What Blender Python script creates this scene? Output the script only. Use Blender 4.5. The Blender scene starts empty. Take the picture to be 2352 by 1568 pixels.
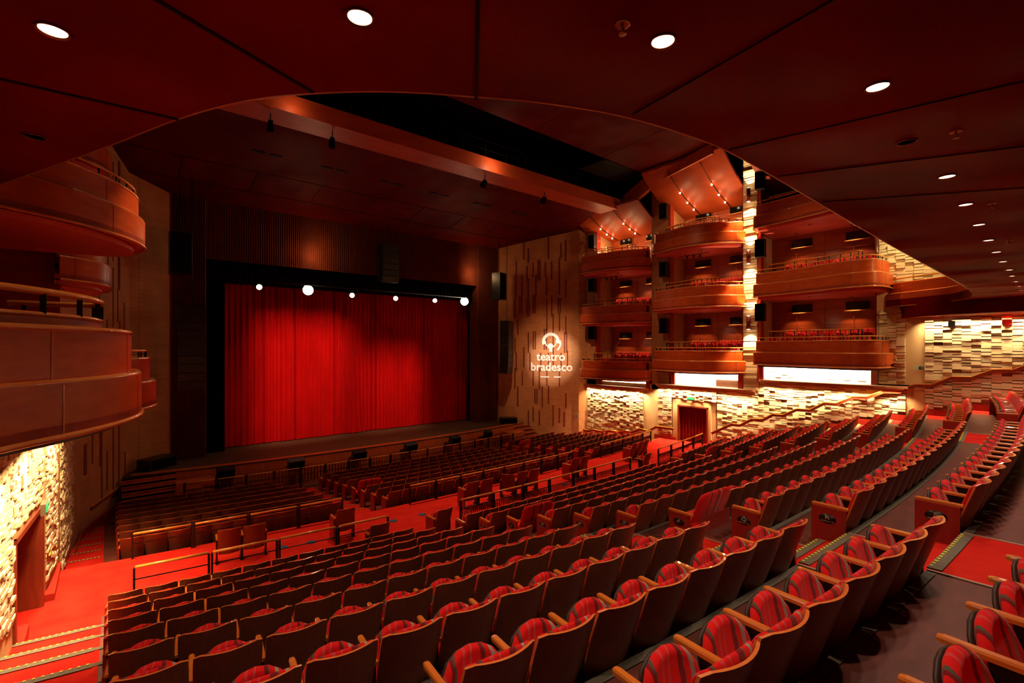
import bpy, math, random
import numpy as np
from mathutils import Vector, Matrix
random.seed(7)
PI = math.pi
COL = bpy.context.scene.collection
SC = bpy.context.scene
YC = 90.6                      # centre of the seating arcs (stage side)

# ------------------------------------------------------------------ materials
def newmat(name):
    m = bpy.data.materials.new(name); m.use_nodes = True
    nt = m.node_tree; b = nt.nodes['Principled BSDF']
    return m, nt, b
def noise_mat(name, c1, c2, rough=.6, scale=4., spec=.3, bump=0., bscale=60., stretch=(1,1,1), coat=0., metal=0., detail=4, coord='Object'):
    m, nt, b = newmat(name)
    tc = nt.nodes.new('ShaderNodeTexCoord'); mp = nt.nodes.new('ShaderNodeMapping')
    mp.inputs['Scale'].default_value = stretch
    nt.links.new(tc.outputs[coord], mp.inputs[0])
    n = nt.nodes.new('ShaderNodeTexNoise'); n.inputs['Scale'].default_value = scale; n.inputs['Detail'].default_value = detail
    nt.links.new(mp.outputs[0], n.inputs['Vector'])
    r = nt.nodes.new('ShaderNodeValToRGB')
    r.color_ramp.elements[0].position = .3; r.color_ramp.elements[1].position = .7
    r.color_ramp.elements[0].color = (*c1, 1); r.color_ramp.elements[1].color = (*c2, 1)
    nt.links.new(n.outputs[0], r.inputs[0]); nt.links.new(r.outputs[0], b.inputs['Base Color'])
    b.inputs['Roughness'].default_value = rough; b.inputs['Metallic'].default_value = metal
    b.inputs['Specular IOR Level'].default_value = spec; b.inputs['Coat Weight'].default_value = coat
    if bump:
        n2 = nt.nodes.new('ShaderNodeTexNoise'); n2.inputs['Scale'].default_value = bscale
        nt.links.new(mp.outputs[0], n2.inputs['Vector'])
        bp = nt.nodes.new('ShaderNodeBump'); bp.inputs['Strength'].default_value = bump; bp.inputs['Distance'].default_value = .02
        nt.links.new(n2.outputs[0], bp.inputs['Height']); nt.links.new(bp.outputs[0], b.inputs['Normal'])
    return m
def emit_mat(name, col, strength):
    m, nt, b = newmat(name)
    b.inputs['Base Color'].default_value = (*col, 1)
    b.inputs['Emission Color'].default_value = (*col, 1); b.inputs['Emission Strength'].default_value = strength
    return m
def brick_mat(name, c1, c2, cm, w, h, rough=.8, bump=.3, mortar=.006):
    m, nt, b = newmat(name)
    tc = nt.nodes.new('ShaderNodeTexCoord')
    # unroll a vertical wall: u = length along wall (x+y mix), v = z
    sep = nt.nodes.new('ShaderNodeSeparateXYZ'); nt.links.new(tc.outputs['Object'], sep.inputs[0])
    ad = nt.nodes.new('ShaderNodeMath'); ad.operation = 'SUBTRACT'
    nt.links.new(sep.outputs[0], ad.inputs[0]); nt.links.new(sep.outputs[1], ad.inputs[1])
    cb = nt.nodes.new('ShaderNodeCombineXYZ'); nt.links.new(ad.outputs[0], cb.inputs[0]); nt.links.new(sep.outputs[2], cb.inputs[1])
    t = nt.nodes.new('ShaderNodeTexBrick'); nt.links.new(cb.outputs[0], t.inputs['Vector'])
    t.inputs['Color1'].default_value = (*c1, 1); t.inputs['Color2'].default_value = (*c2, 1); t.inputs['Mortar'].default_value = (*cm, 1)
    t.inputs['Scale'].default_value = 1; t.inputs['Brick Width'].default_value = w; t.inputs['Row Height'].default_value = h
    t.inputs['Mortar Size'].default_value = mortar
    n = nt.nodes.new('ShaderNodeTexNoise'); n.inputs['Scale'].default_value = 1.3; n.inputs['Detail'].default_value = 6
    nt.links.new(tc.outputs['Object'], n.inputs['Vector'])
    mx = nt.nodes.new('ShaderNodeMix'); mx.data_type = 'RGBA'; mx.blend_type = 'MULTIPLY'; mx.inputs[0].default_value = .5
    nt.links.new(t.outputs[0], mx.inputs[6]); nt.links.new(n.outputs['Fac'], mx.inputs[7]); nt.links.new(mx.outputs[2], b.inputs['Base Color'])
    b.inputs['Roughness'].default_value = rough; b.inputs['Specular IOR Level'].default_value = .2
    bp = nt.nodes.new('ShaderNodeBump'); bp.inputs['Strength'].default_value = bump; bp.inputs['Distance'].default_value = .03
    nt.links.new(t.outputs[1], bp.inputs['Height']); bp.invert = True; nt.links.new(bp.outputs[0], b.inputs['Normal'])
    return m
def fabric_mat(name):
    m, nt, b = newmat(name)
    tc = nt.nodes.new('ShaderNodeTexCoord')
    sep = nt.nodes.new('ShaderNodeSeparateXYZ'); nt.links.new(tc.outputs['Object'], sep.inputs[0])
    oi = nt.nodes.new('ShaderNodeObjectInfo')
    # gently wavy vertical stripes
    n = nt.nodes.new('ShaderNodeTexNoise'); n.inputs['Scale'].default_value = 5; n.inputs['Detail'].default_value = 2
    nt.links.new(tc.outputs['Object'], n.inputs['Vector'])
    s1 = nt.nodes.new('ShaderNodeMath'); s1.operation = 'MULTIPLY_ADD'; s1.inputs[1].default_value = .10
    nt.links.new(n.outputs['Fac'], s1.inputs[0]); nt.links.new(sep.outputs[0], s1.inputs[2])
    s2 = nt.nodes.new('ShaderNodeMath'); s2.operation = 'MULTIPLY_ADD'; s2.inputs[1].default_value = 1.9; s2.inputs[2].default_value = .40
    nt.links.new(s1.outputs[0], s2.inputs[0])
    r = nt.nodes.new('ShaderNodeValToRGB'); cr = r.color_ramp; cr.interpolation = 'CONSTANT'
    RED = (.78, .010, .010, 1); MAR = (.22, .012, .016, 1); GREY = (.38, .34, .26, 1); GRN = (.11, .09, .06, 1); PNK = (.62, .10, .11, 1)
    cols = [(0, RED), (.07, PNK), (.08, RED), (.16, MAR), (.20, GRN), (.235, RED), (.33, PNK), (.34, RED), (.355, PNK), (.365, RED), (.45, PNK), (.47, RED),
            (.60, MAR), (.66, GRN), (.675, RED), (.75, GREY), (.795, RED), (.82, PNK), (.828, RED), (.84, PNK), (.847, RED), (.93, MAR), (.96, RED)]
    cr.elements[0].position = 0; cr.elements[0].color = cols[0][1]
    cr.elements[1].position = cols[1][0]; cr.elements[1].color = cols[1][1]
    for p, c in cols[2:]:
        e = cr.elements.new(p); e.color = c
    nt.links.new(s2.outputs[0], r.inputs[0]); nt.links.new(r.outputs[0], b.inputs['Base Color'])
    b.inputs['Roughness'].default_value = .85; b.inputs['Specular IOR Level'].default_value = .15
    b.inputs['Sheen Weight'].default_value = .25; b.inputs['Sheen Tint'].default_value = (1, .35, .3, 1)
    n2 = nt.nodes.new('ShaderNodeTexNoise'); n2.inputs['Scale'].default_value = 250
    nt.links.new(tc.outputs['Object'], n2.inputs['Vector'])
    bp = nt.nodes.new('ShaderNodeBump'); bp.inputs['Strength'].default_value = .15; bp.inputs['Distance'].default_value = .004
    nt.links.new(n2.outputs[0], bp.inputs['Height']); nt.links.new(bp.outputs[0], b.inputs['Normal'])
    return m

M = {}
M['back'] = noise_mat('seat_veneer', (.17, .042, .018), (.23, .062, .026), .40, 3, .4, stretch=(6, 6, .8), bump=.03, bscale=140)
M['edge'] = noise_mat('seat_edge_wood', (.78, .17, .035), (.90, .26, .06), .25, 5, .6, stretch=(2, 2, 2), coat=.4)
M['arm'] = noise_mat('armrest_wood', (.70, .16, .02), (.82, .24, .035), .25, 6, .6, stretch=(4, 1, 4), coat=.5)
M['panel'] = noise_mat('end_panel_wood', (.32, .020, .012), (.40, .032, .016), .35, 3, .45, stretch=(5, 5, .7), coat=.15)
M['fabric'] = fabric_mat('striped_fabric')
M['pan'] = noise_mat('seat_pan_shell', (.030, .012, .008), (.045, .018, .010), .45, 3)
M['black'] = noise_mat('black_metal', (.006, .005, .005), (.012, .010, .009), .38, 5, .4)
M['bblack'] = noise_mat('black_cloth', (.002, .0015, .0015), (.004, .003, .003), 1., 8, .05)
M['letter'] = emit_mat('letter_paint', (.75, .65, .5), 0.)
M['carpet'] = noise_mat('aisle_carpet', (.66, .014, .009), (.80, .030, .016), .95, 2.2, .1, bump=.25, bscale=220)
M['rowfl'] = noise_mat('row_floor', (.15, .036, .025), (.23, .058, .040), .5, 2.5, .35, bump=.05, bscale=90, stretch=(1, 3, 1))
M['nose'] = noise_mat('grey_nosing', (.15, .12, .08), (.21, .17, .12), .6, 30, .3, stretch=(1, 1, 1))
M['yel'] = emit_mat('yellow_dot', (.9, .85, .05), 0.)
M['fascia'] = noise_mat('fascia_wood', (.50, .070, .010), (.64, .115, .018), .36, 1.6, .28, stretch=(1.2, 1.2, 5))
M['trim'] = noise_mat('trim_wood', (.70, .21, .05), (.80, .30, .08), .22, 4, .6, coat=.5)
M['rail'] = noise_mat('rail_wood', (.86, .30, .04), (.95, .40, .07), .24, 3, .6, coat=.5)
M['ceil'] = noise_mat('soffit_red_shading', (.10, .0010, .0008), (.31, .0055, .003), .6, .45, .05, coat=.0, detail=3)  # uneven reds put the soffit's soft shading into the colour
M['hallceil'] = noise_mat('hall_ceiling_red', (.075, .003, .002), (.12, .008, .004), .6, .35, .04, detail=3)
M['bridge'] = noise_mat('bridge_wood', (.42, .065, .018), (.54, .10, .03), .45, 1.2, .25, stretch=(.6, 2, 2))
M['soff'] = noise_mat('box_soffit_pink', (.80, .13, .11), (.86, .17, .14), .5, 2)
M['boxwall'] = noise_mat('box_back_wood', (.34, .048, .012), (.46, .080, .020), .35, 1.3, .4, stretch=(1, 1, 4), coat=.1)
M['brick'] = brick_mat('splay_brick', (.66, .30, .13), (.74, .36, .17), (.50, .22, .09), .42, .095, bump=.35)
M['tile'] = noise_mat('ledgestone', (.80, .60, .34), (.90, .74, .48), .75, 1.4, .2, bump=.25, bscale=30)
M['recess_shade'] = noise_mat('stone_recess_shade', (.16, .06, .022), (.22, .09, .035), .8, 3)  # backing painted dark brown as the shadow in gaps between blocks
M['jamb'] = noise_mat('dark_jamb_wood', (.20, .030, .012), (.27, .045, .018), .35, 3, .4, stretch=(5, 5, .7))
M['sidec'] = noise_mat('side_ceiling_wood', (.34, .045, .010), (.44, .07, .018), .42, 1.5, .3, stretch=(1, 1, 3))
M['tileside'] = noise_mat('ledgestone_plain', (.66, .42, .20), (.78, .54, .28), .75, 1.0, .2, bump=.15, bscale=20)
M['slot'] = noise_mat('slot_brown', (.15, .026, .012), (.20, .034, .016), .7, 3)
M['velvet'] = noise_mat('stage_curtain_velvet', (.48, .002, .002), (.60, .004, .004), .8, 1.5, .12, stretch=(1, 1, .3))
M['drape'] = noise_mat('dark_drape', (.12, .004, .004), (.16, .006, .006), .8, 1.5, .1)
M['rib'] = noise_mat('ribbed_brown_cloth', (.12, .024, .010), (.17, .036, .014), .8, 1.2, .15)
M['stagefl'] = noise_mat('stage_floor_black', (.075, .052, .028), (.10, .070, .038), .55, 6, .3)
M['stagewood'] = noise_mat('stage_front_wood', (.50, .10, .026), (.62, .15, .042), .35, 1.5, .4, stretch=(4, 4, .6))
M['ledge'] = noise_mat('ledge_plaster', (.60, .30, .15), (.68, .36, .19), .6, 2)
M['white'] = noise_mat('niche_white', (.84, .74, .58), (.90, .82, .68), .7, 2, .2)
M['ring'] = noise_mat('light_ring_brass', (.30, .12, .05), (.36, .15, .06), .3, 3, .5, metal=.8)
M['lamp'] = emit_mat('downlight_lamp', (1, .90, .78), 25)
M['lampbig'] = emit_mat('stage_lamp_big', (1, .84, .60), 40)
M['lampsm'] = emit_mat('stage_lamp_small', (1, .84, .60), 14)
M['lampoff'] = noise_mat('lamp_off_reflector', (.30, .14, .07), (.45, .22, .10), .25, 4, .6, metal=.6)
M['spotbulb'] = emit_mat('track_bulb', (1, .74, .42), 20)
M['exit'] = emit_mat('exit_sign_green', (.02, .55, .16), .8)
M['exitbox'] = noise_mat('exit_box', (.10, .07, .04), (.14, .10, .06), .5, 4)
M['sign'] = emit_mat('sign_pale', (.55, .62, .42), 0.)
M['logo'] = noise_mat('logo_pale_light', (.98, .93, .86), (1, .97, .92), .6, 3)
M['win'] = noise_mat('control_window_glass', (.004, .003, .003), (.008, .006, .005), .12, 3, .5)
M['sticker'] = noise_mat('blue_sticker', (.04, .09, .22), (.06, .12, .28), .6, 9)
M['sconce'] = noise_mat('sconce_bronze', (.12, .012, .008), (.16, .018, .012), .3, 3, .5)
M['sprk'] = noise_mat('sprinkler_brass', (.50, .22, .10), (.60, .28, .13), .25, 3, .5, metal=.7)
M['seam'] = noise_mat('seam_dark', (.012, .003, .003), (.02, .005, .004), .8, 3)
M['grate'] = noise_mat('catwalk_dark', (.012, .006, .005), (.02, .010, .008), .6, 3)

def big_bump(m, scale, dist):
    nt = m.node_tree; b = nt.nodes['Principled BSDF']; tc = nt.nodes.new('ShaderNodeTexCoord'); n = nt.nodes.new('ShaderNodeTexNoise'); n.inputs['Scale'].default_value = scale; n.inputs['Detail'].default_value = 1
    nt.links.new(tc.outputs['Object'], n.inputs['Vector']); bp = nt.nodes.new('ShaderNodeBump'); bp.inputs['Strength'].default_value = 1; bp.inputs['Distance'].default_value = dist
    nt.links.new(n.outputs['Fac'], bp.inputs['Height']); nt.links.new(bp.outputs[0], b.inputs['Normal'])
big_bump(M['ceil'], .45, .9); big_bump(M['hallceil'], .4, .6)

# ------------------------------------------------------------------ mesh builder
class MB:
    def __init__(s): s.v = []; s.f = []; s.m = []; s.sm = []
    def add(s, vs, fs, mi=0, smooth=False):
        o = len(s.v); s.v += [tuple(map(float, p)) for p in vs]
        for f in fs: s.f.append(tuple(i + o for i in f)); s.m.append(mi); s.sm.append(smooth)
    def box(s, x0, x1, y0, y1, z0, z1, mi=0, T=None):
        vs = [(x0,y0,z0),(x1,y0,z0),(x1,y1,z0),(x0,y1,z0),(x0,y0,z1),(x1,y0,z1),(x1,y1,z1),(x0,y1,z1)]
        if T is not None: vs = [T @ Vector(p) for p in vs]
        s.add(vs, [(3,2,1,0),(4,5,6,7),(0,1,5,4),(1,2,6,5),(2,3,7,6),(3,0,4,7)], mi)
    def bar(s, a, b, w, h, mi=0):
        a = Vector(a); b = Vector(b); d = (b-a); L = d.length; d.normalize()
        up = Vector((0,0,1)) if abs(d.z) < .95 else Vector((1,0,0))
        r = d.cross(up).normalized(); u = r.cross(d)
        T = Matrix((( d.x, r.x, u.x, a.x),(d.y, r.y, u.y, a.y),(d.z, r.z, u.z, a.z),(0,0,0,1)))
        s.box(0, L, -w/2, w/2, -h/2, h/2, mi, T)
    def tube(s, pts, r, n=8, mi=0, closed=False, cap=True):
        pts = [Vector(p) for p in pts]; N = len(pts); rings = []
        for i, p in enumerate(pts):
            if closed: d = pts[(i+1) % N] - pts[i-1]
            else: d = pts[min(i+1, N-1)] - pts[max(i-1, 0)]
            d.normalize(); up = Vector((0,0,1)) if abs(d.z) < .95 else Vector((1,0,0))
            a = d.cross(up).normalized(); b = a.cross(d)
            rings.append([p + (a*math.cos(2*PI*k/n) + b*math.sin(2*PI*k/n))*r for k in range(n)])
        vs = [q for rg in rings for q in rg]; fs = []
        M_ = N if closed else N-1
        for i in range(M_):
            for k in range(n):
                i2 = (i+1) % N
                fs.append((i*n+k, i*n+(k+1) % n, i2*n+(k+1) % n, i2*n+k))
        if cap and not closed:
            fs.append(tuple(range(n-1, -1, -1))); fs.append(tuple((N-1)*n+k for k in range(n)))
        s.add(vs, fs, mi, True)
    def lathe(s, prof, c=(0,0,0), n=20, mi=0, axis='z'):
        vs = []; fs = []
        for r, z in prof:
            for k in range(n):
                a = 2*PI*k/n
                p = (r*math.cos(a), r*math.sin(a), z) if axis == 'z' else (r*math.cos(a), z, r*math.sin(a))
                vs.append((p[0]+c[0], p[1]+c[1], p[2]+c[2]))
        for i in range(len(prof)-1):
            for k in range(n): fs.append((i*n+k, i*n+(k+1) % n, (i+1)*n+(k+1) % n, (i+1)*n+k))
        fs.append(tuple(range(n-1, -1, -1))); fs.append(tuple((len(prof)-1)*n+k for k in range(n)))
        s.add(vs, fs, mi, True)
    def wall(s, plan, z0, z1, t=0., mi=0, closed=False):
        """vertical ribbon along plan [(x,y)], thickness t to the left of travel; z0,z1 numbers or per-point lists"""
        N = len(plan); Z0 = z0 if isinstance(z0, (list, tuple)) else [z0]*N; Z1 = z1 if isinstance(z1, (list, tuple)) else [z1]*N
        P = [Vector((p[0], p[1])) for p in plan]; nn = []
        for i in range(N):
            a = P[max(i-1, 0)]; b = P[min(i+1, N-1)]; d = (b-a).normalized(); nn.append(Vector((-d.y, d.x)))
        vs = []
        for i in range(N):
            q = P[i] + nn[i]*t
            vs += [(P[i].x, P[i].y, Z0[i]), (P[i].x, P[i].y, Z1[i]), (q.x, q.y, Z1[i]), (q.x, q.y, Z0[i])]
        fs = []
        for i in range(N-1):
            a = i*4; b = a+4
            fs.append((a, b, b+1, a+1))
            if t:
                fs += [(a+1, b+1, b+2, a+2), (a+2, b+2, b+3, a+3), (a+3, b+3, b, a)]
        if t: fs += [(0,1,2,3), ((N-1)*4+3, (N-1)*4+2, (N-1)*4+1, (N-1)*4)]
        s.add(vs, fs, mi)
    def slab(s, poly, z0, z1, mi=0, mib=None, mit=None):
        n = len(poly)
        vs = [(p[0], p[1], z0) for p in poly] + [(p[0], p[1], z1) for p in poly]
        s.add(vs, [(i, (i+1) % n, n+(i+1) % n, n+i) for i in range(n)], mi)
        s.add(vs, [tuple(range(n-1, -1, -1))], mi if mib is None else mib)
        s.add(vs, [tuple(range(n, 2*n))], mi if mit is None else mit)
    def data(s, name, mats):
        me = bpy.data.meshes.new(name); me.from_pydata(s.v, [], s.f)
        for m in (mats if isinstance(mats, (list, tuple)) else [mats]): me.materials.append(m)
        me.polygons.foreach_set('material_index', s.m); me.polygons.foreach_set('use_smooth', s.sm)
        me.update(); return me
    def build(s, name, mats, parent=None, loc=None):
        o = bpy.data.objects.new(name, s.data(name, mats)); COL.objects.link(o)
        if parent is not None: o.parent = parent
        if loc is not None: o.location = loc
        return o
def tag(o, label=None, cat=None, group=None, kind=None):
    if label: o['label'] = label
    if cat: o['category'] = cat
    if group: o['group'] = group
    if kind: o['kind'] = kind
    return o
def struct(mb, name, mats): return tag(mb.build(name, mats), kind='structure')
def thing(name, label, cat, loc=(0,0,0), rz=0, group=None):
    o = bpy.data.objects.new(name, None); COL.objects.link(o); o.location = loc; o.rotation_euler = (0,0,rz); o.empty_display_size = .1
    return tag(o, label, cat, group)
def copy_tree(o, parent=None):
    c = o.copy(); COL.objects.link(c)
    if parent is not None: c.parent = parent
    for ch in list(o.children): copy_tree(ch, c)
    return c
def text(name, body, size, mat, parent=None, M4=None, depth=.002, align='CENTER', bold=0.):
    cu = bpy.data.curves.new(name, 'FONT'); cu.body = body; cu.size = size; cu.extrude = depth; cu.align_x = align; cu.align_y = 'CENTER'; cu.offset = bold
    cu.resolution_u = 3
    cu.materials.append(mat)
    tmp = bpy.data.objects.new(name, cu); COL.objects.link(tmp); dg = bpy.context.evaluated_depsgraph_get()
    me = bpy.data.meshes.new_from_object(tmp.evaluated_get(dg)); bpy.data.objects.remove(tmp)
    o = bpy.data.objects.new(name, me); COL.objects.link(o)
    if parent is not None: o.parent = parent
    if M4 is not None: o.matrix_local = M4
    return o
def pol(R, phi): return (R*math.sin(phi), YC - R*math.cos(phi))
def yR(R, x): return YC - math.sqrt(R*R - x*x)
def arc(R, x0, x1, n=24): return [(x0+(x1-x0)*i/n, yR(R, x0+(x1-x0)*i/n)) for i in range(n+1)]
def spot(name, loc, target, power, size=60, blend=.6, col=(1,.72,.42), r=.05):
    l = bpy.data.lights.new(name, 'SPOT'); l.energy = power; l.spot_size = math.radians(size); l.spot_blend = blend; l.color = col; l.shadow_soft_size = r
    o = bpy.data.objects.new(name, l); COL.objects.link(o); o.location = loc
    o.rotation_euler = (Vector(target)-Vector(loc)).to_track_quat('-Z', 'Y').to_euler(); return o
def area(name, loc, target, power, sx=1., sy=None, col=(1,.72,.42), spread=180):
    l = bpy.data.lights.new(name, 'AREA'); l.energy = power; l.shape = 'RECTANGLE'; l.size = sx; l.size_y = sy or sx; l.color = col; l.spread = math.radians(spread)
    o = bpy.data.objects.new(name, l); COL.objects.link(o)
    z = (Vector(loc)-Vector(target)).normalized(); x = Vector((0, 1, 0)).cross(z).normalized(); y = z.cross(x)   # long side along the wall (world Y)
    o.matrix_world = Matrix(((x.x, y.x, z.x, loc[0]), (x.y, y.y, z.y, loc[1]), (x.z, y.z, z.z, loc[2]), (0, 0, 0, 1))); return o
def point(name, loc, power, r=.1, col=(1,.7,.4)):
    l = bpy.data.lights.new(name, 'POINT'); l.energy = power; l.color = col; l.shadow_soft_size = r
    o = bpy.data.objects.new(name, l); COL.objects.link(o); o.location = loc; return o

# ------------------------------------------------------------------ camera
cam = bpy.data.cameras.new('camera'); cam.sensor_width = 36; cam.lens = 36*1103.9/2352
cam.shift_y = (796.8-784)/2352; cam.clip_end = 300
co = bpy.data.objects.new('camera', cam); COL.objects.link(co)
co.location = (-11.46, 0, 6.02); co.rotation_euler = (PI/2, 0, -.699); SC.camera = co

# ------------------------------------------------------------------ rows
ROWS = 'JKLMNOPQRST'           # J nearest cross aisle ... S, T
def R_top(k): return 79.74 + 1.129*k          # k=0 (J) .. 9 (S), 10 (T)
def z_fl(k): return .49 + .338*k
def R_edge(k): return R_top(k) - 1.24          # front edge of a tread
FR = 'ABCDEFGH'
def fR_top(k): return 68.2 + .957*k
def fz(k): return -.72 + .10*k
ZX = .45                       # cross aisle
XL, XLa, XLb = -11.48, -5.45, -3.87   # left block ends / centre block left
XC, XR0, XR1 = 5.48, 7.70, 13.2       # centre right, right block
WL, WR = -12.7, 14.6

# ------------------------------------------------------------------ floor
fl = MB()
def ring(mb, Ra, Rb, x0, x1, z, mi=0, n=24, skirt=None):
    a = arc(Ra, x0, x1, n); b = arc(Rb, x0, x1, n)     # Ra front (stage side)
    vs = [(p[0], p[1], z) for p in a] + [(p[0], p[1], z) for p in b]
    mb.add(vs, [(n+1+i, n+1+i+1, i+1, i) for i in range(n)], mi)
    if skirt is not None:
        vs = [(p[0], p[1], z) for p in a] + [(p[0], p[1], skirt) for p in a]
        mb.add(vs, [(i, i+1, n+1+i+1, n+1+i) for i in range(n)], mi)
X0, X1 = -13.4, 15.2
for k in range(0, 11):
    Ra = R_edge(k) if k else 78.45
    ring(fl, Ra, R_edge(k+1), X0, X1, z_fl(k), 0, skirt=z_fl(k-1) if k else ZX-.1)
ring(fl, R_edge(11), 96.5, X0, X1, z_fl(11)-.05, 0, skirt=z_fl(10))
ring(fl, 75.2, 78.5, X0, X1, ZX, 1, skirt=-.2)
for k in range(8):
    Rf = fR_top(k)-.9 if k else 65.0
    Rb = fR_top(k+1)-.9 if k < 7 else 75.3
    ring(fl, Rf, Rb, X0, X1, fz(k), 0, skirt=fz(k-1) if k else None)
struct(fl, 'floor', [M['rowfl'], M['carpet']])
# treads' grey edge strips (one long strip per row)
nz = MB()
for k in range(1, 11):
    for (xa, xb) in ((X0, XLa-.02), (XLb, XC+.05), (XR0-.1, X1)):
        p = arc(R_edge(k)+.0, xa, xb, 16); q = arc(R_edge(k)+.08, xa, xb, 16); n = 16
        z = z_fl(k)+.012
        nz.add([(a[0], a[1], z) for a in p] + [(a[0], a[1], z) for a in q] + [(a[0], a[1], z-.05) for a in p],
               [(n+1+i, n+2+i, i+1, i) for i in range(n)] + [(i, i+1, 2*n+3+i, 2*n+2+i) for i in range(n)])
struct(nz, 'trim_1', [M['nose']])
# carpeted aisles with half steps and nosings
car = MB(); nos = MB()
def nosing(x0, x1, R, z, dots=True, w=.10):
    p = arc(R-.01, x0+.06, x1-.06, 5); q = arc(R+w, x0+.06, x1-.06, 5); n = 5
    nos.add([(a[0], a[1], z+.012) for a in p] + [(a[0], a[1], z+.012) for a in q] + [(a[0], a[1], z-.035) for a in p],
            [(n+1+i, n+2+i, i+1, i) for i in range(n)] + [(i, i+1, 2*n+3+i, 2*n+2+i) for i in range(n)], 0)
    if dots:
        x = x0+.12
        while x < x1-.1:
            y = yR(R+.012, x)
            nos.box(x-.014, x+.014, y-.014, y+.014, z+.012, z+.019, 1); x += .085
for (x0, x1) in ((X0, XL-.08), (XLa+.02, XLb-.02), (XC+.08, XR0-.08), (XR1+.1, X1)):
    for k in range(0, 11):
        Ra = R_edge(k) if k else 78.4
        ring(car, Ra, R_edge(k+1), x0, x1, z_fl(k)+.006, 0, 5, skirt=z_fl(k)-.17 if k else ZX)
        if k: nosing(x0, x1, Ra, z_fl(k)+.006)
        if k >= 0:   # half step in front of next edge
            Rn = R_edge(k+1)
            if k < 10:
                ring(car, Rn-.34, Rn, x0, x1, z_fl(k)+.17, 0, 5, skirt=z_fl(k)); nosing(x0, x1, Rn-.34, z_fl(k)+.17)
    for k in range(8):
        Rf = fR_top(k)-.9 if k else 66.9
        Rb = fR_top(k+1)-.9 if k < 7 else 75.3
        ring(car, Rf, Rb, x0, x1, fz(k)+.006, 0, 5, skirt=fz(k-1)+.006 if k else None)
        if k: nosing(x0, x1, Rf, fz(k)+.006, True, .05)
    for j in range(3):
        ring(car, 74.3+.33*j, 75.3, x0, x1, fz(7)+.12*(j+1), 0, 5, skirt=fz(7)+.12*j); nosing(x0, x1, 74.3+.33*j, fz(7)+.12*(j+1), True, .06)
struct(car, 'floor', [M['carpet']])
for x in (XLa+.03, XLb-.03, XC+.09, XR0-.09):      # pale metal strips beside the aisle carpets
    for k in range(0, 11):
        ya = yR(R_edge(k+1), x)+.002; yb = yR(R_edge(k) if k else 78.4, x)
        nos.box(x-.014, x+.014, ya, yb, z_fl(k)+.004, z_fl(k)+.014, 2)
M['strip'] = noise_mat('pale_metal_strip', (.50, .32, .22), (.60, .40, .28), .4, 5, .5)
struct(nos, 'trim_2', [M['nose'], M['yel'], M['strip']])
# floor stickers in the cross aisle
for i, (x, y) in enumerate([(-3.45, 14.17), (-4.46, 14.24), (3.65, 13.61), (2.72, 13.57), (-7.02, 14.19), (-7.75, 14.34)]):
    b = MB(); b.lathe([(.13, 0), (.13, .006)], (0,0,0), 16)
    tag(b.build('floor_sticker', [M['sticker']], loc=(x, y, ZX+.001)),
        'round blue sticker on the red carpet, ' + ['just left of the centre rail end', 'in the gap between two rails', 'rightmost, behind the centre rail', 'just left of the rightmost one', 'behind the middle of the left rail', 'leftmost, behind the left rail'][i], 'sticker', 'blue floor stickers')

# ------------------------------------------------------------------ seat prototypes
W = .55
def shell_mesh():
    mb = MB(); nu, nv = 10, 6; hw = .262; t = .02
    def pt(u, v, off):      # u -1..1, v 0..1
        zz = .22 + .70*v; x = u*hw; cy_ = .080*(u*u-1)
        # rounded top corners
        if v == 1 and abs(u) == 1: zz -= .025; x *= .985
        x *= .90+.10*min(1, v*1.6)
        return (x, (.92-zz)*.33 + cy_ + off, zz)
    vs = [pt(-1+2*i/nu, j/nv, 0) for j in range(nv+1) for i in range(nu+1)] + [pt(-1+2*i/nu, j/nv, t) for j in range(nv+1) for i in range(nu+1)]
    N = (nu+1)*(nv+1); w = nu+1
    mb.add(vs, [(j*w+i, j*w+i+1, (j+1)*w+i+1, (j+1)*w+i) for j in range(nv) for i in range(nu)], 0, True)
    mb.add(vs, [(N+(j+1)*w+i, N+(j+1)*w+i+1, N+j*w+i+1, N+j*w+i) for j in range(nv) for i in range(nu)], 1, True)
    rim = [(i) for i in range(nu+1)] + [j*w+nu for j in range(1, nv+1)] + [nv*w+i for i in range(nu-1, -1, -1)] + [j*w for j in range(nv-1, 0, -1)]
    L = len(rim)
    mb.add(vs, [(rim[(k+1) % L], rim[k], N+rim[k], N+rim[(k+1) % L]) for k in range(L)], 1)
    return mb.data('back_shell', [M['back'], M['edge']])
def pad(outline, front, back, bulge, name, mat, map3):
    """cushion: outline list (a,b) 2D, map3(a,b,d)->xyz, rounded edges"""
    mb = MB(); n = len(outline)
    cx = sum(p[0] for p in outline)/n; cy = sum(p[1] for p in outline)/n
    rings = []
    T = front-back
    for s, d in ((.0, back), (.86, back), (.97, back+.25*T), (1., back+.5*T), (.985, back+.72*T), (.94, back+.92*T), (.88, front), (.76, front+bulge*.35), (.6, front+bulge*.62), (.42, front+bulge*.82), (.22, front+bulge*.95), (.0, front+bulge)):
        rings.append([map3(cx+(p[0]-cx)*s, cy+(p[1]-cy)*s, d) for p in outline])
    vs = [p for r in rings for p in r]; fs = []
    for i in range(len(rings)-1):
        for k in range(n): fs.append((i*n+k, i*n+(k+1) % n, (i+1)*n+(k+1) % n, (i+1)*n+k))
    mb.add(vs, fs, 0, True)
    return mb.data(name, [mat])
def rr(x0, x1, z0, z1, r, n=4, rb=None):
    rb = r if rb is None else rb; out = []
    for (cx, cz, a0, rr_) in ((x1-rb, z0+rb, -PI/2, rb), (x1-r, z1-r, 0, r), (x0+r, z1-r, PI/2, r), (x0+rb, z0+rb, PI, rb)):
        for i in range(n+1):
            a = a0 + PI/2*i/n; out.append((cx+rr_*math.cos(a), cz+rr_*math.sin(a)))
    return out
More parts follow.
